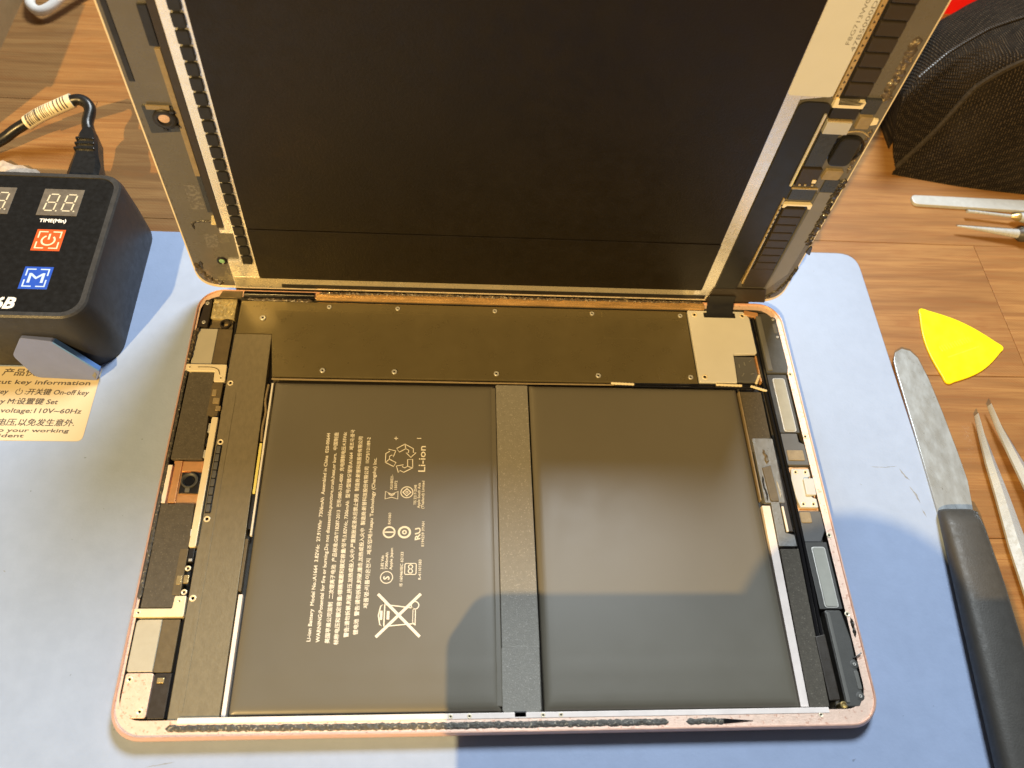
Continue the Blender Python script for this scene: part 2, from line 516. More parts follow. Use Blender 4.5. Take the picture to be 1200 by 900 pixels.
def put_text(mb, s, start, direction, length=None, height=None, z=0.0, slant=0.0, bold=0.0, align='L', anchor_h=None):
    """flat lettering: baseline from start along direction (degrees)"""
    v, f = text_faces(s)
    if not v: return
    x0 = min(q[0] for q in v); x1 = max(q[0] for q in v)
    kh = height / 0.73 if height else None
    kx = length / (x1 - x0) if length else kh
    if kh is None: kh = kx
    c, sn = math.cos(R(direction)), math.sin(R(direction))
    off = -(x1 - x0) * kx if align == 'R' else (-(x1 - x0) * kx / 2 if align == 'C' else 0)
    reps = [(0, 0)] if not bold else [(0, 0), (bold, 0), (0, bold), (bold, bold)]
    for k_, (bx, by) in enumerate(reps):
        k = len(mb.v)
        for q in v:
            lx = (q[0] - x0) * kx + off + slant * q[1] * kh + bx; ly = q[1] * kh + by
            mb.v.append((start[0] + lx * c - ly * sn, start[1] + lx * sn + ly * c, z + 0.002 * k_))
        for p in f: mb.face([k + i for i in p])


def circ(cx, cy, r, n=24, a0=0, a1=360):
    m = n if a1 - a0 < 360 else n - 1
    return [(cx + r * math.cos(R(a0 + (a1 - a0) * i / (m if a1 - a0 < 360 else n))), cy + r * math.sin(R(a0 + (a1 - a0) * i / (m if a1 - a0 < 360 else n)))) for i in range(n)]


def residue(pts, w, z, h, seed, n_per=1.2, rag=0.5):
    """bead of torn adhesive following a path, its width and height wandering smoothly"""
    mb = MB()
    P = [Vector(q[:2]) for q in pts]; path = []
    for a, b in zip(P, P[1:]):
        k = max(2, int((b - a).length * 2.2))
        for i in range(k): path.append(a.lerp(b, i / k))
    path.append(P[-1]); L = []
    nz = lambda a, b: mnoise.noise(Vector((a, b, seed * 3.7)))
    for i, p in enumerate(path):
        t = (path[min(i + 1, len(path) - 1)] - path[max(i - 1, 0)]).normalized(); nn = Vector((-t.y, t.x))
        s_ = i / 2.2
        e = min(1, (i + 0.15) * 0.35, (len(path) - i - 0.85) * 0.35)
        lo = -0.5 * e * (1 + rag * 1.3 * nz(s_ * 0.9, 1)); hi = 0.5 * e * (1 + rag * 1.3 * nz(s_ * 0.9, 9))
        row = []
        for k in range(9):
            u = k / 8; q = p + nn * w * (lo + (hi - lo) * u)
            prof = 0 if k in (0, 8) else min(1, 1.6 * math.sin(math.pi * u))
            hh = h * e * prof * max(0.05, 0.55 + rag * 1.5 * nz(s_ * 1.3, 3 + u * 2.2) + 0.2 * nz(s_ * 3.1, u * 5))
            row.append((q.x, q.y, z + hh))
        L.append(list(reversed(row)))
    mb.loops(L, False, False, ring=False)
    return mb


# ================================================================== table
table = obj("table_top", MB().box(-420, -320, 700, 760, -40, -2.45), WOOD)
table["kind"] = "structure"
rows = [-302, -229, -156, -80, -5, 66, 138, 211, 283, 356, 430, 505, 580, 655]
rnd = random.Random(3)
for i, (ya, yb) in enumerate(zip(rows, rows[1:])):
    cuts = {7: [-67.5, 470], 6: [-210, 345], 8: [-320, 120, 560], 5: [90, 420]}.get(i, [rnd.uniform(-250, 0), rnd.uniform(250, 500)])
    xs = [-420] + cuts + [700]
    for xa, xb in zip(xs, xs[1:]):
        g = 0.12
        mid = ((xa + xb) / 2, (ya + yb) / 2, -2.4)
        o = obj("plank", MB().box(xa + g, ya + g, xb - g, yb - g, -2.44, -2.0, 0, 0.12), WOOD, table)
        # own origin, so that each plank has its own grain
        o.data.transform(Matrix.Translation([-c * MM for c in mid])); o.location = [c * MM for c in mid]

# ================================================================== repair mat
mat = obj("repair_mat", MB().box(-166, -98, 284, 202, -1.98, 0, 9, 0.35, n=6), MATBLUE, org=(59, 52, -1.98))
tag(mat, "light blue silicone work mat lying under the opened tablet", "work mat")

for k_, (pts_, w_) in enumerate(((((273.5, 93.5), (275, 90), (276.5, 88.5)), 1.0), (((275.4, 86), (277, 82.5), (277.6, 79)), 1.1), (((277.5, 77), (278.4, 73.5)), 0.8),
                              (((262, 94.2), (268, 94.0), (273, 94.6)), 0.35), (((256, 87), (256.6, 86.4)), 0.6), (((-45, 53.6), (-44.2, 53.0)), 1.2), (((12, -6.4), (20, -5.2)), 0.35))):
    obj("scuff_mark", residue(pts_, w_ * 0.6, 0.005, 0.03, 130 + k_, 2, 0.9), m_scuff, mat)
# ================================================================== tablet body
tab = thing("tablet_body", "rose gold tablet body lying open with two black battery cells exposed", "tablet", (119.5, 84, 0))
W, H = 239.0, 168.0


def rloop(x0, y0, x1, y1, r, z, n=8):
    out = []
    for cx, cy, a in ((x1 - r, y0 + r, -90), (x1 - r, y1 - r, 0), (x0 + r, y1 - r, 90), (x0 + r, y0 + r, 180)):
        for k in range(n + 1):
            t = R(a + 90 * k / n); out.append((cx + r * math.cos(t), cy + r * math.sin(t), z))
    return out


hb = MB()
hb.mat(0)
outer = [rloop(4.2, 4.2, W - 4.2, H - 4.2, 8, 0.02), rloop(1.9, 1.9, W - 1.9, H - 1.9, 9.0, 0.6), rloop(0.6, 0.6, W - 0.6, H - 0.6, 9.7, 1.7),
         rloop(0.05, 0.05, W - 0.05, H - 0.05, 10, 3.2), rloop(0, 0, W, H, 10, 4.2), rloop(0.25, 0.25, W - 0.25, H - 0.25, 9.9, 5.1), rloop(0.6, 0.6, W - 0.6, H - 0.6, 9.6, 5.6),
         rloop(1.0, 1.0, W - 1.0, H - 1.0, 9.2, 5.6), rloop(1.1, 1.1, W - 1.1, H - 1.1, 9.1, 5.05)]
hb.loops(outer, True, False)
hb.mat(1)
hb.loops([outer[-1], rloop(1.9, 5.6, 235.4, 164.4, 7.5, 5.0)], False, False)
hb.mat(2)
hb.loops([rloop(1.9, 5.6, 235.4, 164.4, 7.5, 5.0), rloop(2.0, 5.7, 235.3, 164.3, 7.4, 1.3)], False, True)
housing = obj("housing", hb, [m_rose, m_ledge, m_floor], tab, smooth=50)

# screw: head with a raised ring and a dark socket
sm = MB()
sm.mat(0).loops([[(r * math.cos(2 * math.pi * i / 12), r * math.sin(2 * math.pi * i / 12), z) for i in range(12)]
                 for r, z in ((1.0, 0), (1.0, 0.28), (0.86, 0.38), (0.46, 0.36), (0.38, 0.12))], False, False)
sm.mat(1).flat(circ(0, 0, 0.38, 12), 0.12)
SCREW = sm.mesh("screw", [m_silver, m_hole])
sd = MB()
sd.mat(0).loops([[(r * math.cos(2 * math.pi * i / 12), r * math.sin(2 * math.pi * i / 12), z) for i in range(12)]
                 for r, z in ((1.2, 0), (1.15, 0.1), (0.95, 0.16), (0.55, 0.0))], False, False)
sd.mat(1).flat(circ(0, 0, 0.56, 12), 0.0)
SCREWG = sd.mesh("socket_screw", [m_cream, m_hole])


def screw(parent, x, y, z, sc=1.0, me=None):
    return inst("screw", me or SCREW, parent, (x, y, z), random.uniform(0, 6), sc)


# --- battery
bat = thing("battery", "", "")
del bat["label"]; del bat["category"]
bat.parent = tab; bat.location = [(c - d) * MM for c, d in zip((123, 66, 1.3), ORG[tab])]; ORG[bat] = (123, 66, 1.3)


def cell(x0, y0, x1, y1, ztop, seed):
    mb = MB(); nx, ny = 34, 46
    xs = [0, 0.4, 1.0, 1.8, 3.0]; ys = [0, 0.4, 1.0, 1.8, 3.0]
    wx, wy = x1 - x0, y1 - y0
    X = xs + [3 + (wx - 6) * (i + 1) / (nx) for i in range(nx - 1)] + [wx - q for q in reversed(xs)]
    Y = ys + [3 + (wy - 6) * (i + 1) / (ny) for i in range(ny - 1)] + [wy - q for q in reversed(ys)]
    for j, yy in enumerate(Y):
        for i, xx in enumerate(X):
            d = min(xx, wx - xx, yy, wy - yy)
            e = 1 - math.exp(-d / 0.75)
            n = mnoise.noise(Vector((xx * 0.03 + seed, yy * 0.03, 1.3))) * 0.05
            near = math.exp(-min(yy, wy - yy) / 7)
            wr = mnoise.noise(Vector((xx * 0.35 + seed, yy * 0.10, 4))) * 0.10 * near + 0.10 * math.exp(-((yy - 12) / 1.4) ** 2) * 0.6
            z = ztop - 1.25 * (1 - e) + (n + wr) * e
            mb.v.append((x0 + xx, y0 + yy, z))
    w = len(X)
    for j in range(len(Y) - 1):
        for i in range(w - 1):
            mb.face((j * w + i, j * w + i + 1, (j + 1) * w + i + 1, (j + 1) * w + i))
    rim = [i for i in range(w)] + [j * w + w - 1 for j in range(1, len(Y))] + [(len(Y) - 1) * w + i for i in reversed(range(w - 1))] + [j * w for j in reversed(range(1, len(Y) - 1))]
    k = len(mb.v)
    for q in rim: mb.v.append((mb.v[q][0], mb.v[q][1], 1.4))
    for a in range(len(rim)):
        b = (a + 1) % len(rim)
        mb.face((rim[a], k + a, k + b, rim[b]))
    return mb


obj("battery_cell", cell(34.6, 6.6, 117.2, 125.2, 5.0, 2.2), m_battery, bat, 60, "black battery cell with printed safety text")
obj("battery_cell", cell(130.6, 6.4, 213.0, 125.6, 5.0, 9.1), m_battery, bat, 60, "plain black battery cell beside the grey strip")
obj("folded_edge", MB().box(115.4, 8, 117.6, 124, 4.0, 4.75, 0.5, 0.3), m_battery, bat)
obj("center_strip", MB().box(117.7, 25.8, 130.0, 125.6, 1.4, 4.35, 0.4, 0.2), m_tape, bat)
obj("strip_end", MB().prism(rpoly([(117.4, 6.3), (129.6, 6.3), (129.9, 26.6), (117.5, 26.6)], 1.2), 1.4, 4.55, 0.2), m_tape, bat)

pb = MB()
ZP = 5.16
LINES = [
    ("Li-ion Battery  Model No.:A1664  3.82Vdc  27.91Whr  7306mAh  Assembled in China  020-00644", 56.9, 28.4, 103.2),
    ("WARNING:Potential for fire or burning.Do not disassemble,puncture,crush,heat,or burn.  中国制造", 59.8, 28.1, 103.5),
    ("美国苹果公司监制  二次锂离子电池  产品标准:GB/T18287-2013  전화:080-333-4000  充电限制电压:4.35Vdc", 62.8, 27.8, 103.6),
    ("标称电压和额定容量/標稱電壓和額定容量/정격:3.82Vdc, 7306mAh  型号/型號/모델명:A1664  제조국:중국", 65.6, 27.3, 104.7),
    ("警告:请勿拆解,刺破,挤压,加热或投入火中,严重鼓胀或浸水后禁止使用  制造商:新普科技股份有限公司", 68.6, 29.6, 101.9),
    ("锂电池  警告:请勿拆解,刺破,撞击,加热或投入火中  製造商:新普科技股份有限公司  1ICP3/121/89-2", 71.5, 30.4, 101.6),
    ("제품명:리튬이온전지  제조업체:Huapu Technology (Changshu) Inc.", 74.2, 38.9, 93.3)]
for s, x, ya, yb in LINES:
    put_text(pb, s, (x, ya), 90, length=yb - ya, height=1.22, z=ZP, bold=0.075)


def sym(cx, cy):
    # local frame of a symbol: right = +y, up = -x
    return lambda a, b: (cx - b, cy + a)


# crossed-out wheeled bin
f = sym(84.3, 36.6)
pb.stroke([f(-7, 7), f(7, -7)], 0.95, ZP + .01); pb.stroke([f(7, 7), f(-7, -7)], 0.95, ZP + .012)
pb.stroke([f(-3.6, 4.6), f(-2.8, -4.6), f(2.3, -4.6), f(3.5, 4.6)], 0.4, ZP)
pb.stroke([f(*q) for q in [(-3.9, 4.6), (-3.0, 5.9), (0, 6.5), (3.0, 5.9), (3.9, 4.6)]], 0.4, ZP, True)
pb.stroke([f(-1.4, 3.4), f(1.4, 3.4)], 0.9, ZP); pb.stroke([f(-1.5, 5.6), f(1.5, 5.6)], 0.8, ZP)
pb.stroke([f(*q) for q in circ(3.2, -5.2, 1.25, 16)], 0.35, ZP, True)
pb.stroke([f(-3.2, -5.6), f(-2.6, -4.6)], 0.5, ZP); pb.stroke([f(-2.9, -5.4), f(2, -5.4)], 0.3, ZP)
# recycling triangle: three folded outline arrows
f = sym(82.8, 93.4)
for k in range(3):
    a = R(120 * k)
    g = lambda x, y: f(x * math.cos(a) - y * math.sin(a), x * math.sin(a) + y * math.cos(a))
    pb.stroke([g(-3.4, 2.5), g(-1.8, 5.5), g(1.8, 5.5), g(2.6, 4.2), g(3.5, 4.7), g(2.9, 2.0), g(0.4, 2.8), g(1.2, 3.3), g(0.7, 4.1), g(-0.5, 4.1), g(-1.8, 1.7)], 0.34, ZP, True)
    pb.stroke([g(-0.5, 4.1), g(-1.8, 5.5)], 0.3, ZP)
put_text(pb, "Li-ion", (91.6, 88.0), 90, length=10.3, height=2.6, z=ZP, bold=0.08)
pb.stroke([(80.0, 101.4), (81.4, 101.4)], 0.3, ZP); pb.stroke([(80.7, 100.7), (80.7, 102.1)], 0.3, ZP + .01)
pb.stroke([(88.3, 101.5), (89.9, 101.5)], 0.32, ZP)
f = sym(80.1, 79.0)
pb.stroke([f(*q) for q in [(-1.6, 2.2), (1.3, 2.2), (0.2, 0), (1.3, -2.2), (-1.6, -2.2), (-0.9, 0)]], 0.32, ZP, True)
pb.stroke([f(*q) for q in circ(0.9, 0, 1.1, 10, 90, 270)], 0.3, ZP)
f = sym(85.4, 80.0)
pb.stroke([f(*q) for q in circ(0, 0, 2.1, 24)], 0.35, ZP, True)
pb.stroke([f(0, 1.4), f(1.4, 0), f(0, -1.4), f(-1.4, 0)], 0.55, ZP, True); pb.stroke([f(*q) for q in circ(0, 0, 0.4, 8)], 0.3, ZP, True)
f = sym(79.9, 65.1)
pb.stroke([f(*q) for q in circ(0, 0, 1.9, 24)], 0.6, ZP, True); pb.stroke([f(0, -1.8), f(0, 1.8)], 0.55, ZP)
f = sym(85.1, 65.1)
pb.stroke([f(*q) for q in circ(0, 0, 1.9, 24)], 0.75, ZP, True); pb.stroke([f(*q) for q in circ(0, 0, 0.6, 12)], 0.5, ZP, True)
f = sym(79.8, 49.2)
pb.stroke([f(*q) for q in circ(0, 0, 2.0, 24)], 0.3, ZP, True)
put_text(pb, "S", f(-0.8, -1.0), 90, height=2.1, z=ZP, bold=0.12)
f = sym(87.6, 52.1)
pb.stroke([f(*q) for q in rr(-1.9, -1.9, 1.9, 1.9, 0.5)], 0.3, ZP, True)
for s_ in (-0.75, 0.75): pb.stroke([f(*q) for q in circ(s_, 0, 0.7, 14)], 0.35, ZP, True)
put_text(pb, "RU", (90.6, 62.6), 90, length=4.2, height=1.9, z=ZP, bold=0.15, slant=-0.25)
for s, x, y, ln in (("TIS 2217-2548", 88.8, 75.2, 7.6), ("Apple South Asia", 90.1, 74.0, 9.6), ("(Thailand) Limited", 91.5, 73.8, 10.6), ("E194259 3YAH", 91.9, 60.0, 9.0),
                    ("IS 16046/IEC 62133", 85.1, 46.2, 11.8), ("R-41101583", 91.2, 48.4, 6.9), ("3.82 Vdc", 78.6, 52.0, 4.8), ("7306mAh", 80.0, 52.0, 5.8), ("Apple Japan", 81.5, 51.8, 7.6),
                    ("XU100221-", 80.4, 81.0, 5.7), ("15072", 81.9, 81.0, 3.4), ("R41060", 80.3, 68.0, 4.2)):
    put_text(pb, s, (x, y), 90, length=ln, height=0.95, z=ZP, bold=0.05)
obj("printed_text", pb, m_print, bat, label="pale safety text and recycling symbols printed on the battery")

# --- black shield plate over the logic board, with its screws
sh = obj("shield_plate", MB().prism([(16.9, 147.1), (30.5, 147.1), (33.0, 127.6), (198.0, 127.6), (198.0, 163.0), (16.9, 163.0)], 1.4, 4.6, 0.25), m_shield, tab)
for x in (51.6, 78.8, 118.1, 158.2, 195.3): screw(sh, x, 160.7, 4.6, 0.95); screw(sh, x, 130.5, 4.6, 1.05)
screw(sh, 26.3, 154.5, 4.6, 1.2)
obj("plate_fold", MB().box(32, 158.3, 197.5, 158.7, 4.55, 4.68, 0, 0.06), m_shield, sh)
obj("pressed_window", MB().box(162.2, 148.6, 176.5, 162.4, 4.55, 4.64, 0.8, 0.04), m_shield, sh)

# --- pale connector cover
cv = obj("connector_cover", MB().prism(rpoly([(198.6, 128.2), (213.9, 128.2), (214.6, 141.9), (224.6, 142.4), (224.6, 160.2), (222.4, 163.4), (198.6, 163.4)], 0.5), 3.6, 5.0, 0.2), m_cover, tab)
for x, y in ((201.3, 161.2), (221.8, 161.2), (201.0, 130.6)): screw(cv, x, y, 5.0, 1.0, SCREWG)
obj("cable_slot", MB().box(205.2, 159.9, 218.7, 162.4, 4.9, 5.06, 0.3, 0.03), m_black, cv)
rc = obj("dark_connector", MB().box(214.6, 129.2, 223.6, 141.4, 1.4, 3.9, 0.6, 0.3), m_greybox, tab)
for i, (x, y, a) in enumerate(((217, 132, 60), (219, 137, 100), (221, 139, 40), (216.5, 136, 90), (220.5, 133, 20))):
    obj("solder_mark", MB().tube([(x, y, 3.95), (x + 1.6 * math.cos(R(a)), y + 1.6 * math.sin(R(a)), 3.95)], 0.22, 5), m_flex, rc)
obj("copper_strip", MB().box(223.7, 129, 224.5, 141.4, 1.4, 4.6, 0.2, 0.1), m_copper, tab)

# --- copper lip and black gasket along the hinge edge
obj("copper_lip", MB().box(46, 163.8, 206, 167.0, 4.6, 5.6, 0.4, 0.3), m_lip, tab)
obj("black_gasket", MB().box(17.5, 164.0, 45.6, 167.0, 4.6, 5.7, 0.4, 0.3), m_blackgloss, tab)
obj("glue_bead", residue([(47, 166.8), (90, 167.3), (140, 166.9), (206, 167.2)], 1.3, 5.5, 0.7, 11, 0.6), m_residue, tab)
obj("glue_bead", residue([(19, 163.6), (32, 163.7), (45, 163.5)], 1.4, 4.7, 0.5, 12, 0.9), m_residue, tab)
obj("display_cable", MB().loops([[(206.5, y, z) for y, z in ((160.6, 5.1), (163.2, 6.0), (165.2, 8.8), (165.7, 12.2), (165.9, 12.2), (165.5, 8.6), (163.4, 5.7), (160.7, 5.0))],
                                 [(217.6, y, z) for y, z in ((160.6, 5.1), (163.2, 6.0), (165.2, 8.8), (165.7, 12.2), (165.9, 12.2), (165.5, 8.6), (163.4, 5.7), (160.7, 5.0))]]), m_taped, tab)

# --- left strip, from the hinge down
obj("gold_bracket", MB().prism(rpoly([(8.0, 163.9), (17.0, 163.9), (17.0, 167.2), (9.2, 167.2)], 0.5), 4.5, 5.3, 0.15), m_brownplate, tab)
fm = MB(); rnd = random.Random(17)
fm.loops([[(6.3 + 0.68 * i, 154.0 + 0.73 * j, 4.35 + (0 if i in (0, 13) or j in (0, 13) else rnd.uniform(0, 0.55))) for i in range(14)] for j in range(14)], False, False, ring=False)
fs = obj("foil_square", fm.box(6.2, 153.9, 15.2, 163.6, 1.4, 4.3), m_foil, tab, 20)
bb = obj("black_bracket", MB().prism(rpoly([(2.2, 149.6), (5.9, 149.6), (5.9, 162.4), (3.2, 162.4)], 0.6), 2.0, 5.2, 0.25), m_brown, tab)
for y in (160.6, 151.4): screw(bb, 4.3, y, 5.2, 0.75)
obj("pivot_hole", MB().lathe([(2.0, 1.4), (2.0, 4.7), (1.5, 4.75), (1.3, 2.5)], 18, 12.2, 151.4), m_brown, tab)
obj("gold_contact", MB().box(11.5, 150.4, 13.2, 152.0, 2.4, 3.6, 0.2, 0.15), m_gold, tab)
obj("mounting_plate", MB().box(6.2, 149.3, 15.0, 153.7, 1.4, 3.4, 0.4, 0.2), m_brownplate, tab)
for ya, yb in ((132.4, 148.9), (19.9, 35.9)):
    pp = obj("pale_plate", MB().prism(rpoly([(2.2, ya), (10.0, ya), (10.0, yb), (2.2, yb)], [0.8, 0.1, 0.1, 1.2]), 1.4, 4.5, 0.15), m_white_metal, tab)
    obj("brown_film", MB().box(10.1, ya - 0.2, 15.5, yb, 1.4, 4.4, 0.2, 0.1), m_brownplate, tab)
b7 = obj("cream_bracket", MB().prism(rpoly([(0.6, 128.9), (11.9, 128.9), (12.1, 124.4), (16.3, 124.4), (16.0, 132.0), (1.0, 132.0)], 0.6), 3.4, 5.35, 0.2), m_cream, tab)
obj("bracket_groove", MB().tube(curve_pts([(5.5, 130.6, 5.36), (10.5, 130.6, 5.36), (13.0, 129.6, 5.36), (14.0, 127.4, 5.36)]), 0.16, 6), m_brownplate, b7)
obj("cream_bracket", MB().prism(rpoly([(0.4, 36.5), (16.5, 36.5), (16.3, 43.3), (12.7, 43.3), (12.5, 39.2), (0.2, 39.2)], 0.5), 3.4, 5.35, 0.2), m_cream, tab)
for x, y, z in ((14.6, 126.0, 5.35), (2.6, 130.6, 5.35), (14.4, 41.6, 5.35), (2.4, 37.9, 5.35)):
    screw(tab, x, y, z, 0.6, SCREWG)
for x0, y0, x1, y1 in ((13.2, 115.0, 15.6, 117.4), (12.4, 118.2, 14.0, 121.0), (14.6, 112.0, 16.4, 114.0), (12.2, 47.0, 13.8, 50.0), (14.4, 47.4, 16.0, 50.2)):
    obj("gold_patch", MB().box(x0, y0, x1, y1, 4.6, 5.25, 0.3, 0.12), m_gold, tab)
obj("foam_pad", MB().prism(rpoly([(2.4, 92.3), (13.2, 92.3), (11.8, 128.4), (2.6, 128.4)], 0.3), 1.4, 5.0, 0.15), m_foam, tab)
obj("foam_pad", MB().prism(rpoly([(2.6, 39.6), (12.4, 39.6), (12.6, 44), (14.0, 60), (13.4, 75.3), (2.3, 75.3)], 0.3), 1.4, 5.0, 0.15), m_foam, tab)
obj("dark_inset", MB().box(11.9, 110.0, 15.7, 124.0, 1.4, 5.12, 0.2, 0.1), m_brownplate, tab)
obj("dark_inset", MB().box(11.6, 43.6, 14.2, 59.2, 1.4, 5.15, 0.2, 0.1), m_brownplate, tab)
cpan = obj("camera_bay", MB().box(3.6, 75.6, 13.9, 92.0, 1.4, 4.1, 0.2, 0.1), m_copper, tab)
obj("bay_divider", MB().box(4.4, 75.8, 6.6, 91.8, 4.1, 4.7, 0.1, 0.15), m_copper, cpan)
obj("bay_lip", MB().box(6.8, 87.8, 13.6, 91.6, 4.1, 4.5, 0.1, 0.15), m_copper, cpan)
obj("white_strip", MB().prism([(2.0, 75.6), (3.5, 75.6), (3.5, 90.0), (2.0, 90.0)], 1.4, 5.0, 0.1), m_pinkwhite, tab)
cm = obj("rear_camera", MB().box(7.2, 79.2, 13.8, 87.3, 1.4, 4.8, 0.3, 0.2), m_black, tab)
obj("lens_ring", MB().lathe([(2.9, 4.8), (2.9, 5.4), (2.5, 5.5), (2.1, 5.3), (1.9, 4.9)], 28, 10.3, 84.0), m_speaker, cm)
obj("lens", MB().lathe([(1.9, 4.8), (1.75, 5.0), (1.1, 5.15), (0.3, 5.2)], 20, 10.3, 84.0), m_blackgloss, cm)
obj("camera_tab", MB().box(9.3, 79.6, 10.9, 81.2, 4.8, 5.1, 0.2, 0.1), m_speaker_top, cm)
cb = obj("cream_bar", MB().prism(rpoly([(14.1, 59.6), (16.5, 59.6), (16.3, 109.2), (14.0, 109.2)], 0.7), 1.4, 5.5, 0.25), m_cream, tab)
for ya, yb in ((109.4, 114.2), (54.6, 59.4)):
    obj("bar_end", MB().box(14.4, ya, 16.2, yb, 1.4, 4.9, 0.3, 0.15), m_black, tab)
    obj("end_contact", MB().box(14.8, yb - 1.2 if ya > 80 else ya + 0.3, 15.9, yb - 0.3 if ya > 80 else ya + 1.2, 4.9, 5.05, 0.1, 0.05), m_silver, tab)
for i, (y, h) in enumerate(((105, 3.6), (99, 2.8), (94.5, 3.0), (70, 3.4), (65, 2.5))):
    obj("side_contact", MB().box(13.2, y - h / 2, 14.0, y + h / 2, 1.4, 4.9, 0.15, 0.1), m_black if i % 2 else m_silver, tab)
fx = obj("connector_strip", MB().box(17.2, 72, 19.1, 98, 4.5, 4.75, 0.3, 0.08), m_black, tab)
pad = MB().box(-0.7, -1.35, 0.7, 1.35, 0, 0.35, 0.3, 0.12).mesh("connector_pad", [m_greybox])
for i in range(8): inst("connector_pad", pad, fx, (18.15, 73.8 + i * 3.2, 4.75))
for x, y in ((18.3, 99.5), (18.3, 70.0), (18.2, 124.3), (18.2, 42.7)): screw(tab, x, y, 4.5, 0.95, SCREWG)
for x, y in ((15.2, 52.4), (15.3, 44.5)): screw(tab, x, y, 5.2, 0.8, SCREWG)
pl = obj("graphite_plate", MB().prism(rpoly([(16.9, 5.6), (31.9, 5.6), (31.9, 60), (31.3, 110), (30.6, 146.8), (16.6, 146.8), (16.6, 126)], 0.4), 1.4, 4.5, 0.15), m_plate, tab)
obj("raised_ridge", MB().box(19.6, 8, 21.0, 120, 4.45, 4.62, 0.5, 0.08), m_plate, pl)
for ya, yb in ((6.4, 59), (109.6, 152.6)):
    obj("gap_shade_strip", MB().box(15.75, ya, 16.5, yb, 1.4, 3.6, 0.1, 0.1), m_blackgloss, tab)  # solid black strip standing in for the shade in the gap beside the plate
obj("gold_dowel", MB().box(11.9, 16.4, 14.0, 18.0, 2.0, 4.9, 0.3, 0.15), m_gold, tab)
obj("corner_plate", MB().box(10.9, 6.2, 15.8, 19.4, 1.4, 4.4, 0.3, 0.15), m_brown, tab)
cpl = obj("copper_corner", MB().prism(rpoly([(2.4, 6.4), (10.6, 6.4), (10.6, 19.4), (2.4, 19.4)], 0.8), 2.4, 4.95, 0.15), m_ledge, tab)
for x, y in ((8.6, 8.2), (3.8, 17.6)): screw(cpl, x, y, 4.95, 0.8, SCREWG)
obj("rim_gasket", residue([(1.5, 148), (1.3, 128), (1.4, 105), (1.4, 80), (1.7, 60), (1.6, 42)], 1.4, 5.0, 0.5, 21, 0.8, 0.25), m_gasket, tab)
obj("rim_gasket", residue([(3.0, 149.6), (1.8, 146), (1.5, 138), (1.5, 133)], 1.5, 5.0, 0.8, 22, 1.0), m_residue, tab)

# --- strips between graphite plate and battery
obj("yellow_tab", MB().box(32.1, 79.5, 33.0, 99.2, 4.0, 4.5, 0.1, 0.1), m_yellow, tab)
obj("white_edge_strip", MB().box(33.3, 64, 34.0, 124.6, 3.6, 4.6, 0.1, 0.1), m_white, tab)
obj("white_edge_strip", MB().box(32.4, 6.6, 33.7, 44.0, 2.0, 4.2, 0.1, 0.1), m_pinkwhite, tab)
obj("dark_spacer", MB().box(32.1, 66.5, 33.0, 79.2, 2.0, 4.3, 0.1, 0.1), m_black, tab)
obj("dark_spacer", MB().box(32.0, 45.0, 33.0, 63.0, 2.0, 4.4, 0.3, 0.1), m_brownplate, tab)
obj("flex_edge", MB().tube(curve_pts([(32.2, 124, 4.2), (32.0, 117, 4.6), (32.6, 112, 4.2), (32.3, 106, 4.5), (32.6, 100, 4.3)], 4), 0.45, 6), m_goldtape, tab)
obj("flex_edge", MB().tube(curve_pts([(33, 126.6, 4.3), (60, 126.4, 4.5), (90, 126.5, 4.3), (120, 126.3, 4.5), (164, 126.6, 4.3)], 4), 0.35, 6), m_goldtape, tab)
for x0, x1, y in ((165, 222, 127.15), (165, 224, 126.1)):
    obj("antenna_cable", MB().tube([(x0, y, 4.3), (x1, y, 4.4)], 0.42, 8), m_blackgloss, tab)
for pts in (((163, 127.2, 4.5), (172, 126.7, 4.8)), ((205, 127.3, 4.7), (215.5, 127.0, 4.7)), ((219, 126.8, 4.8), (225.2, 124.6, 4.8)), ((221.5, 128.0, 4.8), (223.6, 132.0, 4.9))):
    a, b = Vector(pts[0]), Vector(pts[1]); n = 14
    obj("braided_sleeve", MB().tube([tuple(a.lerp(b, i / n)) for i in range(n + 1)], [0.62 if i % 2 else 0.46 for i in range(n + 1)], 8), m_cream, tab)

# --- right strip
obj("white_edge_strip", MB().prism([(213.3, 6.6), (216.0, 6.6), (217.0, 76), (214.0, 76)], 1.4, 4.2, 0.1), m_pinkwhite, tab)
obj("gold_edge_strip", MB().box(213.6, 78, 214.2, 124.4, 2.0, 4.6, 0.1, 0.1), m_goldtape, tab)
obj("foam_pad", MB().prism(rpoly([(216.1, 6.4), (222.6, 6.4), (224.0, 59.4), (217.2, 59.4)], 0.4), 1.4, 4.6, 0.15), m_foam, tab)
obj("foam_pad", MB().prism(rpoly([(214.5, 97.5), (222.8, 104.2), (223.0, 124.4), (214.5, 124.4)], 0.4), 1.4, 4.3, 0.15), m_foam, tab)
fl = obj("charge_flex", MB().prism(rpoly([(215.3, 77), (222.8, 77), (223.4, 103.6), (215.2, 103.6)], 0.6), 1.4, 4.5, 0.12), m_flex, tab)
obj("flex_ribbon", MB().prism(rpoly([(217.4, 77.5), (220.6, 77.5), (220.2, 92.0), (216.8, 91.0)], 0.3), 4.5, 4.95, 0.12), m_brownplate, fl)
obj("flex_tail", MB().prism(rpoly([(217.0, 60.3), (223.6, 60.3), (223.6, 64.6), (220.4, 65.4), (220.6, 77.4), (217.4, 77.4)], 0.4), 2.0, 4.7, 0.15), m_flex, fl)
obj("flex_edge", MB().box(221.0, 65.8, 221.8, 75.6, 3.8, 4.75, 0.2, 0.1), m_white, fl)
obj("torn_film", residue([(218.6, 99), (219.4, 95), (219.0, 92.6)], 1.3, 4.5, 0.5, 31, 2), m_brownplate, fl)
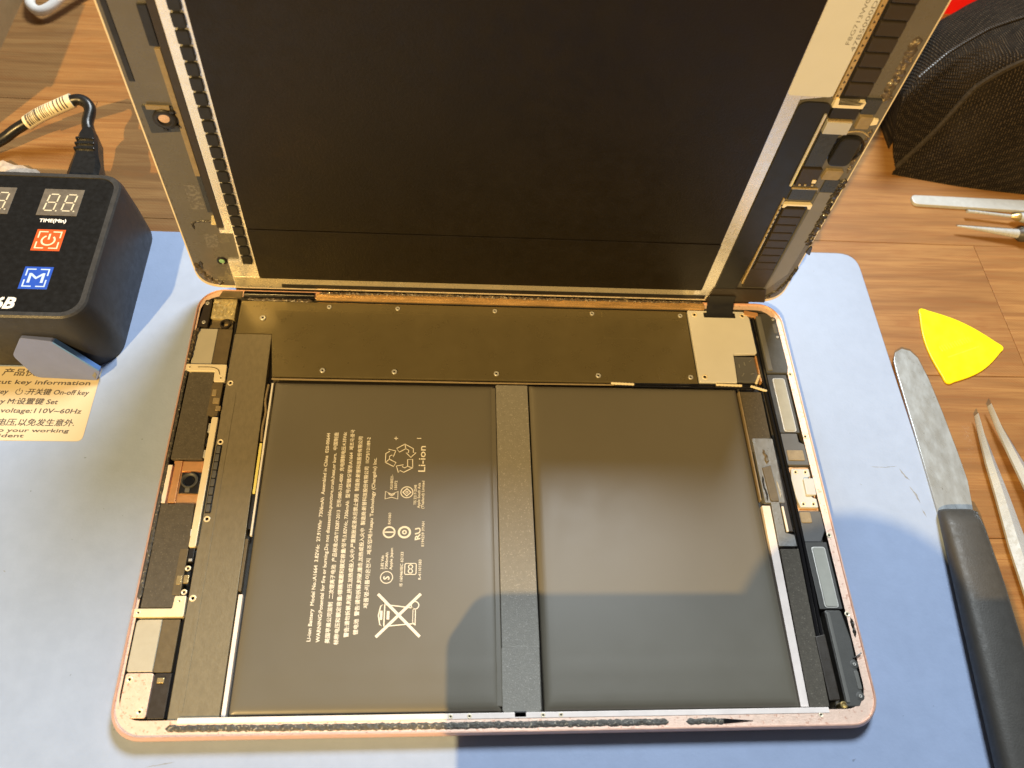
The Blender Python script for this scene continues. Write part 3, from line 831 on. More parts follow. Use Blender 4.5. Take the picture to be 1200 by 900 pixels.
obj("torn_film", residue([(216.4, 88), (216.0, 84), (216.6, 80), (216.2, 77.6)], 0.7, 4.5, 0.5, 32, 2), m_black, fl)
obj("torn_film", residue([(221.4, 86), (221.8, 82), (221.6, 79)], 0.8, 4.5, 0.5, 33, 2), m_silver, fl)
obj("dark_ribbon", MB().box(221.0, 66, 223.6, 99, 1.4, 4.3, 0.2, 0.15), m_brown, tab)
for x, r_, m_ in ((224.6, 0.75, m_blackgloss), (226.1, 0.65, m_blackgloss)):
    obj("speaker_cable", MB().tube(curve_pts([(x + 0.3, 160.5, 4.2), (x + 0.2, 126, 4.3), (x + 0.5, 92, 4.2), (x + 0.3, 60, 4.2), (x - 0.6, 30, 4.1), (x - 1.0, 12, 4.0)], 5), r_, 8), m_, tab)
# speakers: body, ridge, ear with screws
for pts, ridge, scr, lab in (
        ([(226.8, 133.0), (235.6, 133.0), (236.4, 136.0), (236.2, 159.0), (233.0, 162.6), (227.6, 162.6)], (227.4, 134.0, 229.6, 161.0), ((234.6, 159.4), (234.7, 150.6)), "upper black speaker next to the pale cover"),
        ([(227.9, 6.2), (232.6, 6.2), (234.4, 9.0), (235.0, 27.6), (233.8, 37.4), (227.9, 37.4)], (228.2, 7.4, 229.6, 36.6), ((233.9, 19.4), (233.4, 9.4)), "lower black speaker in the rounded corner")):
    sp = obj("speaker", MB().prism(rpoly(pts, 0.9), 1.4, 5.1, 0.4), m_speaker, tab, label=lab)
    obj("speaker_ridge", MB().box(*ridge, 5.0, 5.5, 0.4, 0.3), m_speaker_top, sp)
    for x, y in scr:
        obj("speaker_ear", MB().lathe([(1.4, 4.9), (1.4, 5.12), (1.1, 5.2)], 16, x, y), m_speaker, sp)
        screw(sp, x, y, 5.22, 0.55)
    obj("speaker_dimple", MB().prism(rpoly([(scr[0][0] - 0.7, scr[1][1] + 2), (scr[0][0] + 0.8, scr[1][1] + 2), (scr[0][0] + 0.7, scr[0][1] - 2), (scr[0][0] - 0.8, scr[0][1] - 2)], 0.6), 5.0, 5.3, 0.25), m_speaker_top, sp)
for ya, yb in ((106.2, 132.3), (37.9, 61.6)):
    ch = obj("speaker_chamber", MB().box(226.9, ya, 235.0, yb + 0.4, 1.4, 4.4, 0.4, 0.2), m_chamber_case, tab)
    obj("lid_rim", MB().box(228.7, ya + 0.4, 233.8, yb - 1.4, 4.35, 4.62, 1.1, 0.1), m_silver, ch)
    obj("chamber_lid", MB().box(229.1, ya + 0.8, 233.4, yb - 1.8, 4.4, 4.85, 0.8, 0.1), m_chamber, ch)
g1 = obj("antenna_module", MB().prism(rpoly([(227.0, 92.4), (236.0, 92.4), (236.0, 101.0), (233.6, 102.2), (233.6, 105.9), (227.0, 105.9)], 0.5), 1.4, 4.5, 0.25), m_greybox, tab)
obj("module_pad", MB().box(227.8, 94.2, 234.2, 98.6, 4.5, 4.8, 0.5, 0.15), m_goldtape, g1)
g2 = obj("antenna_module", MB().prism(rpoly([(226.8, 62.0), (233.0, 62.0), (235.4, 66.4), (235.4, 73.8), (226.8, 73.8)], 0.5), 1.4, 4.5, 0.25), m_greybox, tab)
obj("module_pad", MB().box(227.3, 69.2, 231.3, 73.4, 4.5, 4.8, 0.6, 0.15), m_goldtape, g2)
bay = obj("port_bay", MB().box(226.0, 74.1, 236.4, 92.1, 1.4, 3.4, 0.4, 0.2), m_copper, tab)
br = obj("port_bracket", MB().prism(rpoly([(228.2, 75.2), (235.0, 75.2), (235.0, 78.6), (233.6, 79.2), (233.6, 87.0), (234.8, 87.8), (234.8, 90.8), (228.0, 90.8), (227.2, 86.6), (227.4, 79.4)], 0.4), 3.4, 4.6, 0.2), m_port, tab)
obj("bracket_raise", MB().prism(rpoly([(231.2, 79.8), (235.0, 79.8), (235.4, 86.6), (231.4, 86.6)], 0.5), 4.55, 5.5, 0.25), m_port, br)
for x, y in ((229.4, 89.4), (233.2, 89.4), (229.6, 76.5), (233.4, 76.5)): screw(br, x, y, 4.6, 0.75, SCREWG)
obj("rubber_block", MB().prism(rpoly([(222.9, 8.2), (226.6, 8.4), (226.4, 29.4), (222.8, 28.6)], 0.4), 1.4, 5.0, 0.25), m_brown, tab)
for x, y in ((236.4, 132.6), (236.3, 104.3), (236.2, 64.3), (235.8, 36.0)): screw(housing, x, y, 5.06, 0.8, SCREWG)
obj("brass_stud", MB().lathe([(1.2, 1.4), (1.2, 4.9), (0.9, 5.1), (0.4, 4.7)], 14, 227.4, 6.8), m_brass, tab)
obj("glue_lump", residue([(236.6, 35), (236.9, 31), (236.6, 28)], 1.2, 5.0, 0.8, 41, 2), m_residue_dark, tab)
obj("torn_thread", MB().tube([(234.0, 21.4, 5.3), (235.4, 22.0, 5.9), (236.9, 22.9, 6.0)], 0.22, 5), m_black, tab)
obj("hinge_clip", MB().prism(rpoly([(222.6, 161.6), (228.4, 160.4), (228.8, 162.8), (223.0, 164.0)], 0.5), 3.0, 5.3, 0.25), m_copper, tab)

# --- front ledge
obj("white_ledge", MB().box(20, 4.5, 222, 6.25, 4.2, 5.2, 0.3, 0.15), m_pinkwhite, tab)
obj("foam_gasket", residue([(16.8, 3.3), (60, 2.9), (100, 2.7), (140, 2.7), (169.5, 2.7)], 2.1, 5.0, 0.45, 51, 1.1, 0.25), m_gasket, tab)
obj("foam_gasket", residue([(174.8, 2.7), (180, 2.7), (188, 2.6)], 2.0, 5.0, 0.45, 52, 1.2, 0.25), m_gasket, tab)
obj("torn_tip", MB().prism([(187, 3.4), (196.5, 2.6), (187, 1.9)], 5.0, 5.3), m_blackgloss, tab)
for x in (101.4, 107.2, 130.0, 135.6, 219.0): screw(housing, x, 4.0 if x > 200 else 5.3, 5.22 if x < 200 else 5.06, 0.6, SCREWG)
obj("black_tab", MB().box(121.1, 4.8, 124.8, 6.6, 4.6, 5.2, 0.2, 0.1), m_black, tab)

# ================================================================== display panel standing behind the body
lid = thing("display_panel", "opened tablet screen standing upright, its black inner side facing the batteries", "tablet screen", (0, 168, 7.6), (R(89.35), 0, 0), local=True)
gl = obj("glass", MB().box(0.4, -1.8, 238.6, 168, -2.4, -0.1, 9.5, 0.3, n=8), m_glassedge, lid)
obj("bezel_back", MB().box(1.1, 0.1, 237.9, 167.3, -0.15, 0.05, 9.0, 0.03, n=8), m_bezel, lid)
fr = obj("backlight_frame", MB().prism([(14.8, 0.2), (207.6, 0.2), (207.6, 101.6), (217.6, 103.4), (217.6, 166), (17.3, 166), (17.3, 33.2), (15.2, 33.2), (15.2, 31.4), (19.8, 31.4), (19.4, 16.0), (14.8, 16.0)], 0.05, 1.0, 0.15), m_lidframe, lid)
obj("frame_base", MB().box(15.2, 0.6, 200, 6.8, 1.0, 1.1, 0.5, 0.04), m_lid_reflection, fr)
obj("bottom_slot", MB().box(33.0, 1.0, 205.2, 3.2, 1.1, 1.3, 0.1, 0.05), m_taped, fr)
obj("hinge_gap_strip", MB().box(14, -6.2, 226, 1.5, -2.2, -0.35, 0.3, 0.1), m_taped, lid)  # black strip added behind the hinge to keep the gap dark
lc = obj("backlight_sheet", MB().box(25.3, 34.7, 202.4, 166, 0.9, 1.45, 0.3, 0.15), m_lcd, lid)
obj("lower_sheet", MB().box(25.3, 7.0, 202.4, 34.55, 0.9, 1.75, 0.3, 0.12), m_lcd, lc)
seg = MB().box(-1.85, -2.3, 1.85, 2.3, 0, 0.7, 0.6, 0.25).mesh("led_block", [m_taped])
led = obj("led_strip", MB().box(21.4, 15.0, 23.2, 166, 1.0, 1.2, 0.2, 0.05), m_black, lid)
for i in range(28): inst("led_block", seg, led, (22.3, 17.6 + i * 5.3, 1.2))
obj("side_rail", MB().box(14.7, 34, 17.2, 166, 0.05, 0.9, 0.3, 0.15), m_brown, lid)
obj("foam_strip", MB().box(12.8, 59, 14.6, 108.2, 0.05, 0.9, 0.3, 0.2), m_goldtape, lid)
obj("black_contact", MB().box(11.8, 109, 14.5, 122, 0.05, 0.9, 0.2, 0.15), m_taped, lid)
obj("black_contact", MB().box(11.4, 124, 14.3, 150, 0.05, 0.9, 0.2, 0.15), m_taped, lid)
obj("blue_strip", MB().box(13.0, 41.5, 14.6, 58.6, 0.05, 0.5, 0.1, 0.1), m_bluegrey, lid)
obj("edge_film", MB().box(2.2, 96, 3.8, 140, 0.05, 0.3, 0.2, 0.05), m_taped, lid)
fc = obj("front_camera", MB().prism(rpoly([(3.4, 76.8), (13.4, 78.0), (13.6, 87.4), (3.2, 87.4)], 0.5), 0.05, 0.7, 0.15), m_bluegrey, lid)
obj("camera_foam", MB().box(4.6, 86.4, 11.8, 88.0, 0.6, 1.1, 0.2, 0.1), m_goldtape, fc)
obj("camera_ring", MB().lathe([(3.6, 0.6), (3.6, 1.6), (3.2, 1.9), (2.2, 1.9), (1.9, 1.3)], 24, 9.4, 83.2), m_black, fc)
obj("camera_window", MB().lathe([(1.9, 1.2), (1.7, 1.5), (0.5, 1.6)], 18, 9.2, 83.6), m_copperlens, fc)
for x, y in ((12.2, 86.2), (12.4, 80.6), (8.6, 79.2)): obj("camera_clip", MB().box(x - 0.7, y - 0.5, x + 0.7, y + 0.5, 0.6, 1.8, 0.2, 0.15), m_black, fc)
sg = obj("light_sensor", MB().lathe([(1.9, 0.05), (1.9, 0.6), (1.5, 0.8), (1.2, 0.5)], 20, 12.4, 15.2), m_black, lid)
obj("sensor_glass", MB().lathe([(1.15, 0.4), (1.0, 0.62), (0.3, 0.66)], 16, 12.4, 15.2), m_green, sg)
for x0, y0, x1, y1 in ((7.6, 42.4, 12.4, 54.0), (8.6, 22.4, 13.4, 29.6)):
    obj("hazy_mark", MB().box(x0, y0, x1, y1, 0.05, 0.09, 0.3), m_hazy, lid)
obj("glue_residue", residue([(2.0, 13.5), (2.4, 9.0), (4.2, 5.0), (7.5, 2.2), (10.5, 1.0)], 2.6, 0.05, 0.9, 61, 1.6), m_residue, lid)
obj("glue_residue", residue([(4.2, 14.5), (3.6, 11.5), (4.0, 9.5)], 1.4, 0.05, 0.6, 62, 2), m_residue_dark, lid)
obj("tape_tear", residue([(6.2, 31.8), (6.0, 35.2), (9.0, 36.4), (13.0, 36.6), (15.4, 38.4)], 0.9, 0.05, 0.5, 63, 1.6), m_residue_dark, lid)
obj("gold_patch", MB().prism(rpoly([(12.6, 35.0), (16.4, 35.0), (16.2, 40.6), (13.8, 39.6)], 0.3), 0.05, 0.5, 0.15), m_foil, lid)
for i in range(18):
    v = 20 + i * 3.6 + random.uniform(-1, 1)
    obj("glue_speck", residue([(1.5 + random.uniform(-.2, .5), v), (1.7, v + random.uniform(0.6, 1.6))], 0.5, 0.05, 0.25, 70 + i, 2), m_residue, lid)
# right-hand side
wb = obj("label_bar", MB().prism(rpoly([(202.8, 103.2), (217.4, 103.2), (217.4, 166), (202.8, 166)], 1.4), 1.0, 1.25, 0.05), m_label, lid)
tb = MB()
put_text(tb, "F8G713W0CUV", (214.6, 121.8), 90, length=21, height=1.35, z=1.27)
put_text(tb, "47B5000DBCV1", (217.0, 119.6), 90, length=25, height=1.35, z=1.27)
obj("label_print", tb, m_inkgrey, wb)
gs = obj("gold_seam", MB().box(218.0, 102.4, 219.6, 166, 0.05, 1.3, 0.2, 0.15), m_gold, lid)
dot = MB().prism([(-0.35, -0.5), (0.35, 0), (-0.35, 0.5)], 0, 0.12).mesh("seam_notch", [m_brown])
for i in range(24): inst("seam_notch", dot, gs, (218.8, 104 + i * 2.55, 1.3))
blk = MB().box(-3.9, -2.25, 3.9, 2.25, 0, 1.0, 0.3, 0.25).mesh("driver_block", [m_brown])
db = obj("driver_strip", MB().box(220.0, 102.6, 228.8, 166, 0.05, 0.6, 0.3, 0.1), m_black, lid)
for i in range(12): inst("driver_block", blk, db, (224.5, 106.6 + i * 5.25, 0.6))
obj("cream_clip", MB().prism(rpoly([(218.6, 99.8), (228.6, 99.8), (228.8, 102.3), (227.2, 102.3), (227.2, 101.2), (220.2, 101.2), (219.8, 103.2), (218.8, 103.2)], 0.2), 0.3, 1.9, 0.15), m_cream, lid)
bt = obj("black_tape", MB().prism(rpoly([(207.6, 6.4), (216.4, 6.4), (218.6, 60), (218.6, 101.2), (207.8, 101.2)], [0.4, 0.4, 1, 3, 3]), 0.9, 1.5, 0.15), m_taped, lid)
obj("tape_end", MB().prism(rpoly([(205.8, 0.2), (231.5, 0.2), (229.0, 8.4), (207.2, 8.4)], 0.4), 0.9, 1.7, 0.15), m_brown, lid)
obj("dark_block", MB().box(219.4, 95.2, 228.4, 99.6, 0.05, 1.4, 0.3, 0.2), m_black, lid)
obj("dark_block", MB().box(229.0, 97.4, 234.2, 103.0, 0.05, 1.2, 0.3, 0.2), m_bluegrey, lid)
sc_ = obj("silver_connector", MB().box(219.4, 89.6, 227.8, 94.4, 0.6, 2.2, 0.2, 0.2), m_silver, lid)
obj("connector_edge", MB().box(219.6, 94.4, 227.6, 94.9, 0.8, 1.9, 0.1, 0.1), m_gold, sc_)
obj("gold_pad", MB().box(229.8, 91.6, 234.2, 96.4, 0.05, 1.5, 0.3, 0.2), m_goldtape, lid)
obj("small_clip", MB().prism(rpoly([(234.6, 92.6), (236.8, 93.2), (236.6, 95.2), (234.8, 95.4)], 0.3), 0.05, 0.9, 0.2), m_cream, lid)
obj("gold_rim", MB().tube(curve_pts([(226.8, 88.6, 0.9), (229.0, 90.2, 1.2), (233.0, 90.4, 1.2), (236.2, 88.4, 0.9)], 5), 0.28, 6), m_gold, lid)
hbt = obj("home_button_cup", MB().lathe([(6.3, 0.05), (6.2, 0.7), (5.6, 0.8), (5.2, 0.4)], 36, 231.0, 82.0), m_blackgloss, lid)
obj("button_cap", MB().prism(rpoly([(226.4, 75.8), (234.4, 75.8), (234.6, 88.0), (227.4, 88.0)], 2.6, 6), 0.5, 2.0, 0.5), m_taped, hbt)
obj("grey_film", MB().box(219.6, 74.4, 226.0, 89.2, 0.05, 0.9, 0.4, 0.1), m_bluegrey, lid)
cn = obj("brown_connector", MB().box(219.2, 66.0, 226.4, 74.0, 0.05, 1.6, 0.3, 0.2), m_brown, lid)
for x in (220.4, 222.4, 225.0): obj("contact_pin", MB().box(x, 66.3, x + 0.8, 67.1, 1.5, 1.9, 0.1, 0.1), m_gold, cn)
obj("contact_pin", MB().box(224.6, 67.8, 226.0, 69.2, 1.5, 2.0, 0.2, 0.1), m_cream, cn)
obj("gold_pad", MB().prism(rpoly([(227.6, 69.0), (234.0, 69.0), (234.4, 73.2), (228.2, 73.4)], 0.6), 0.05, 1.3, 0.2), m_goldtape, lid)
obj("white_rod", MB().tube([(217.6, 66.4, 1.9), (217.6, 97.2, 1.9)], 0.5, 8), m_lidframe, lid)
obj("gold_rod", MB().tube([(218.6, 65.0, 1.6), (228.2, 65.0, 1.6)], 0.42, 8), m_gold, lid)
obj("dark_block", MB().box(219.6, 58.4, 228.6, 64.2, 0.05, 0.8, 0.3, 0.2), m_bluegrey, lid)
obj("cream_clip", MB().prism(rpoly([(218.6, 57.2), (229.4, 57.2), (229.4, 55.0), (228.4, 55.0), (227.6, 56.4), (220.2, 56.4), (219.4, 55.4), (218.6, 55.4)], 0.2), 0.3, 1.8, 0.12), m_cream, lid)
gl2 = obj("gold_seam", MB().box(217.4, 12.4, 218.2, 60, 0.05, 2.0, 0.2, 0.2), m_gold, lid)
for i in range(8): inst("seam_notch", dot, gl2, (218.0, 40 + i * 2.4, 2.0))
rb = MB().box(-4.1, -1.9, 4.1, 1.9, 0, 1.0, 0.4, 0.3).mesh("flex_rib", [m_brown])
rs = obj("rib_strip", MB().box(218.6, 20.6, 228.6, 55.0, 0.05, 0.5, 0.3, 0.1), m_black, lid)
for i in range(8): inst("flex_rib", rb, rs, (223.7, 23.0 + i * 4.25, 0.5))
obj("dark_pocket", MB().box(219.0, 9.0, 228.6, 20.4, 0.05, 0.9, 0.5, 0.2), m_brown, lid)
obj("grey_bezel_film", MB().prism(rpoly([(229.4, 6.0), (235.4, 17.0), (236.0, 40), (235.6, 62.0), (230.2, 62.0)], 0.6), 0.05, 0.25, 0.05), m_bezel_light, lid)
obj("film_end", MB().box(230.0, 62.4, 235.4, 68.4, 0.05, 0.5, 0.4, 0.1), m_bluegrey, lid)
obj("rail", MB().tube(curve_pts([(229.2, 62, 0.6), (229.2, 35, 0.6), (229.0, 18, 0.6), (228.4, 4, 0.6)], 4), 0.45, 6), m_greybox, lid)
obj("glue_residue", residue([(237.0, 69), (236.4, 60), (236.8, 50), (236.4, 42), (236.8, 34)], 3.0, 0.05, 1.3, 91, 1.8), m_residue_dark, lid)
obj("glue_residue", residue([(234.6, 125), (235.0, 118), (235.4, 112), (234.8, 106), (235.6, 101)], 3.2, 0.05, 1.0, 92, 1.2), m_residue, lid)
obj("glue_residue", residue([(238.0, 22), (237.4, 14), (235.0, 6), (231.0, 1.6), (226.0, 0.6)], 1.6, 0.0, 1.0, 93, 1.6), m_residue_dark, lid)
obj("glue_residue", residue([(236.4, 91), (236.8, 84), (236.2, 77), (236.6, 71)], 1.4, 0.05, 0.7, 94, 1.6), m_residue, lid)
obj("glue_residue", residue([(230, 0.2), (180, -0.2), (120, 0.1), (60, -0.2), (16, 0.0)], 0.7, 0.2, 0.5, 95, 0.5), m_residue_dark, lid)
obj("glue_flake", MB().prism(rpoly([(237.6, 30.4), (240.0, 28.6), (239.2, 33.4), (238.2, 34.0)], 0.4), -0.4, 0.5, 0.1), m_residue_dark, lid)

# ================================================================== heating controller box
hc = thing("heating_controller", "black control box with two digit windows, orange power key and blue M key", "control box", (-70, 169, 0))
bxm = MB()
cs = [rloop(-116, 133.2, -25.2, 206.6, 11, 0.02), rloop(-116, 133, -25.0, 206.8, 11.2, 1.4), rloop(-115.4, 133.6, -26.0, 206.2, 11, 14),
      rloop(-113.6, 134.4, -28.4, 205.6, 9, 26.2), rloop(-113, 135.0, -29.4, 205.0, 8, 28.2)]
bxm.loops(cs, True, True)
case = obj("casing", bxm, m_boxblack, hc, 30)
rim = MB(); rim.loops([rloop(-113, 135.0, -29.4, 205.0, 8, 28.2), rloop(-112.4, 135.6, -30.0, 204.4, 7.6, 28.9), rloop(-110.8, 137.2, -31.8, 202.8, 6.4, 28.9), rloop(-110.6, 137.4, -32.0, 202.6, 6.2, 28.25)], False, False)
obj("raised_rim", rim, m_boxrim, hc)
fp = obj("front_panel", MB().loops([rloop(-110.7, 137.3, -31.9, 202.7, 6.2, 28.22), rloop(-110.7, 137.3, -31.9, 202.7, 6.2, 28.5)]), m_boxface, hc)


def digit(mb, cx, cy, w, h, z, sl=0.08):
    t = 0.55
    def P(x, y): return (cx + x + sl * y, cy + y)
    for a, b in (((-w / 2, h / 2), (w / 2, h / 2)), ((-w / 2, 0), (w / 2, 0)), ((-w / 2, -h / 2), (w / 2, -h / 2)),
                 ((-w / 2, h / 2), (-w / 2, 0)), ((-w / 2, 0), (-w / 2, -h / 2)), ((w / 2, h / 2), (w / 2, 0)), ((w / 2, 0), (w / 2, -h / 2))):
        a, b = Vector(P(*a)), Vector(P(*b)); d = (b - a).normalized() * 0.4
        mb.stroke([a + d, b - d], t, z)
    mb.stroke([P(w / 2 + 0.75, -h / 2 - 0.1), P(w / 2 + 1.35, -h / 2 - 0.1)], 0.6, z)


for x0 in (-57.4, -82.5):
    dw = obj("display_window", MB().prism([(x0, 182.8), (x0 + 14.8, 182.8), (x0 + 14.8, 196.4), (x0, 196.4)], 28.4, 28.62, 0.05), m_disp, hc)
    dm = MB(); digit(dm, x0 + 4.2, 189.4, 3.6, 8.4, 28.66); digit(dm, x0 + 10.7, 189.4, 3.6, 8.4, 28.66)
    obj("digit_segments", dm, m_seg, dw)
lt = MB(); put_text(lt, "TIME(Min)", (-55.4, 179.3), 0, length=9.6, height=1.7, z=28.56, bold=0.15)
put_text(lt, "TEMP(°C)", (-80.4, 179.3), 0, length=9.6, height=1.7, z=28.56, bold=0.15)
obj("caption_print", lt, m_logo, fp)
lg = MB(); put_text(lg, "946B", (-54.2, 138.6), 0, height=5.0, z=28.56, bold=0.45, slant=0.18, align='R')
obj("model_print", lg, m_logo, fp)


def key(name, x0, y0, x1, y1, base, pm, sym_fn):
    k = obj(name, MB().prism([(x0, y0), (x1, y0), (x1, y1), (x0, y1)], 28.45, 28.62, 0.04), base, hc)
    z = 28.65; q = MB(); i = 1.2; l = 3.0
    a, b, c, d = x0 + i, y0 + i, x1 - i, y1 - i
    for cx, cy, sx, sy in ((a, b, 1, 1), (c, b, -1, 1), (c, d, -1, -1), (a, d, 1, -1)):
        q.stroke([(cx + sx * l, cy), (cx, cy)], 0.5, z); q.stroke([(cx, cy - sy * 0.25), (cx, cy + sy * l)], 0.5, z + 0.01)
    sym_fn(q, (x0 + x1) / 2, (y0 + y1) / 2, z)
    obj("key_print", q, pm, k)


def power(q, cx, cy, z):
    q.stroke(circ(cx, cy - 0.2, 2.3, 22, 118, 422), 0.65, z); q.stroke([(cx, cy + 0.2), (cx, cy + 3.0)], 0.65, z)


key("power_key", -54.8, 165.4, -44.6, 175.7, m_orange, m_btnwhite, power)
key("mode_key", -54.4, 147.5, -44.5, 157.7, m_bluebtn, m_btnpale, lambda q, cx, cy, z: put_text(q, "M", (cx, cy - 2.3), 0, length=5.4, height=4.6, z=z, bold=0.12, align='C'))

# power lead plugged into the back of the box
pc = thing("power_lead", "black power cable with ribbed plug behind the control box, cream barcode label round it", "cable", (-58, 218, -2))
plug = MB()
plug.loops([[(x * s_ - 52.0 + dx, y_, z_) for x, z_ in ((-5, 9.5), (-3.6, 8), (3.6, 8), (5, 9.5), (5, 16.5), (3.6, 18), (-3.6, 18), (-5, 16.5))] for y_, s_, dx in
            ((207.2, 1.35, 0), (222, 1.25, -0.6), (228, 1.0, -1.6), (233, 0.9, -2.4), (240, 0.8, -3.6), (243.5, 0.45, -4.2))])
plg = obj("plug", plug, m_cable, pc, 30)
for i, y_ in enumerate((229.5, 232.5, 235.5)):
    obj("plug_rib", MB().box(-58.6 - i * 0.3, y_, -50.0 - i * 0.8, y_ + 1.2, 15.6, 18.9, 0.3, 0.4), m_cable, plg)
path = curve_pts([(-56.2, 243, 13), (-58.6, 249, 14.5), (-58.4, 256, 16.5), (-61.5, 259.6, 18), (-66.5, 259.4, 18), (-79, 255.6, 13.5), (-91, 251.8, 8.0), (-101, 246, 4), (-125, 233, 1.2), (-170, 222, 1.2)], 8)
obj("cord", MB().tube(path, 2.5, 10), m_cable, pc)
lp = curve_pts([(-66.2, 259.6, 18), (-79, 255.7, 13.6), (-86.5, 253.2, 10)], 6)
cb_ = obj("barcode_label", MB().tube(lp, 3.3, 14, 0.95), m_tagpaper, pc)
bars = MB(); rnd = random.Random(5)
Pth = [Vector(q) for q in lp]; d_ = (Pth[-1] - Pth[0]).normalized(); side = Vector((-d_.y, d_.x, 0)).normalized(); upv = d_.cross(side).normalized()
if upv.z < 0: upv = -upv
tot = (Pth[-1] - Pth[0]).length; s_ = 2.6
while s_ < tot - 2.6:
    w_ = rnd.choice((0.25, 0.4, 0.6))
    fi = s_ / tot * (len(Pth) - 1); i0 = int(fi); c0 = Pth[i0].lerp(Pth[min(i0 + 1, len(Pth) - 1)], fi - i0)
    L = []
    for ww in (-w_ / 2, w_ / 2):
        L.append([tuple(c0 + d_ * ww + side * math.cos(R(a)) * 3.36 + upv * math.sin(R(a)) * 3.2) for a in range(0, 106, 15)])
    k = len(bars.v); n_ = len(L[0]); bars.v += L[0] + L[1]
    for i in range(n_ - 1): bars.face((k + i, k + i + 1, k + n_ + i + 1, k + n_ + i))
    s_ += w_ + rnd.choice((0.3, 0.5, 0.7))
obj("barcode_print", bars, m_ink, cb_)

# blue silicone offcut leaning on the box front
bs = thing("silicone_offcut", "blue silicone offcut with cut edges leaning against the control box front", "silicone pad", (-45, 127.4, 0), (R(76), 0, R(-2)), local=True)
so = rpoly([(-9, 0.3), (13.0, 0.2), (15.5, 5.0), (2.0, 19.0), (-8.5, 20.0), (-14.0, 11)], [3, 1, 1.2, 1.5, 1.5, 3])
obj("slab", MB().prism(so, -2.0, 0.0, 0.25), m_blue_cut, bs)
obj("cut_edge", MB().prism([(15.3, 5.6), (2.6, 18.8), (2.1, 18.3), (14.8, 5.1)], -2.1, 0.02), m_blue_edge, bs)
obj("torn_corner", residue([(12.0, 0.8), (13.0, 3.0), (13.6, 5.0)], 2.0, -0.1, 0.4, 101, 2), m_flex, bs)

# instruction sticker on the mat
stk = obj("instruction_sticker", MB().prism(rpoly([(-116, 101.4), (-31.4, 101.4), (-31.2, 132.6), (-116, 132.6)], [1, 2.2, 0.5, 1]), 0.02, 0.14), m_sticker, org=(-60, 115, 0.0))
tag(stk, "cream instruction sticker with Chinese and English print in front of the control box", "sticker")
tx = MB(); zt = 0.16
RX = -33.8
for s, y, h, ln, al, xx in (("产品快捷键信息", 128.8, 2.5, 28, 'R', -38.5), ("Shortcut key information", 124.9, 1.9, 43, 'R', -34.2), ("℃:温度键 Temp key", 120.6, 2.1, 26, 'R', -62.4),
                        (":开关键 On-off key", 120.6, 2.1, 22.5, 'R', -33.8), ("T:时间键 Time key", 116.5, 2.1, 26, 'R', -62.4), ("M:设置键 Set", 116.5, 2.1, 17.5, 'R', -43.8),
                        ("Working voltage:110V~60Hz", 112.7, 2.0, 42, 'R', -34.6), ("请按规定使用电压,以免发生意外.", 107.6, 2.3, 46, 'R', -35.8), ("Please pay attention to your working", 104.8, 1.5, 58, 'R', -37.0),
                        ("voltage, in case of accident", 102.6, 1.5, 46, 'R', -52.0)):
    put_text(tx, s, (xx, y), 0, length=ln, height=h, z=zt, slant=0.15, align=al, bold=0.1)
tx.stroke(circ(-58.4, 121.6, 1.15, 16, 118, 422), 0.26, zt); tx.stroke([(-58.4, 121.8), (-58.4, 123.2)], 0.26, zt)
obj("sticker_print", tx, m_ink, stk)

# crumpled plastic behind the box
cp = MB(); rnd = random.Random(9); L = []
for j in range(9):
    row = []
    for i in range(14):
        x = -118 + i * 2.9; y = 223 + j * 2.0 - max(0, i - 8) * 0.25 * j * 0.4
        row.append((x + rnd.uniform(-.8, .8), y + rnd.uniform(-.7, .7), -1.9 + max(0, 2.2 * mnoise.noise(Vector((x * .13, y * .16, 2))) + 1.3 + rnd.uniform(-.5, .5))))
    L.append(row)
cp.loops(L, False, False, ring=False)
obj_cp = obj("plastic_scrap", cp, m_crumple, org=(-100, 234, -2))
tag(obj_cp, "crumpled whitish plastic scrap behind the black control box", "plastic scrap")

# white cable loop at the top
wc = obj("white_cable", MB().tube(curve_pts([(-128, 420, 0.6), (-119, 375, 2.0), (-114, 351, 3.0), (-111.5, 345, 3.0), (-107, 342, 3.0), (-102, 344.6, 4.0), (-96.5, 352, 6.0), (-84, 370, 8), (-60, 395, 2), (-20, 410, 0.6)], 7), 2.5, 10), m_whitecable, org=(-107, 342, -2))
tag(wc, "white cable loop on the wood at the far left", "cable")

# brown carton at the left edge
ct = thing("cardboard_carton", "plain brown cardboard carton at the upper left edge", "carton", (-170, 300, -2))
obj("carton_body", MB().box(-230, 238, -121, 420, -2, 46, 0.6, 0.4), m_carton, ct)
obj("carton_flap", MB().prism([(-230, 238.5), (-119, 238.5), (-119, 300), (-230, 300)], 46, 47.6, 0.3), m_carton, ct)
obj("carton_flap", MB().prism([(-230, 300.6), (-128, 300.6), (-128, 419), (-230, 419)], 46, 47.6, 0.3), m_carton, ct)

# red case behind the pouch
rd = thing("red_case", "red plastic case partly hidden behind the black pouch", "case", (430, 430, -2))
obj("case_base", MB().box(352, 392, 520, 480, -2, 9, 3, 0.6), m_red, rd)
obj("case_lid", MB().box(351.5, 391.5, 520.5, 480.5, 9.5, 26, 3, 1.2), m_red, rd)

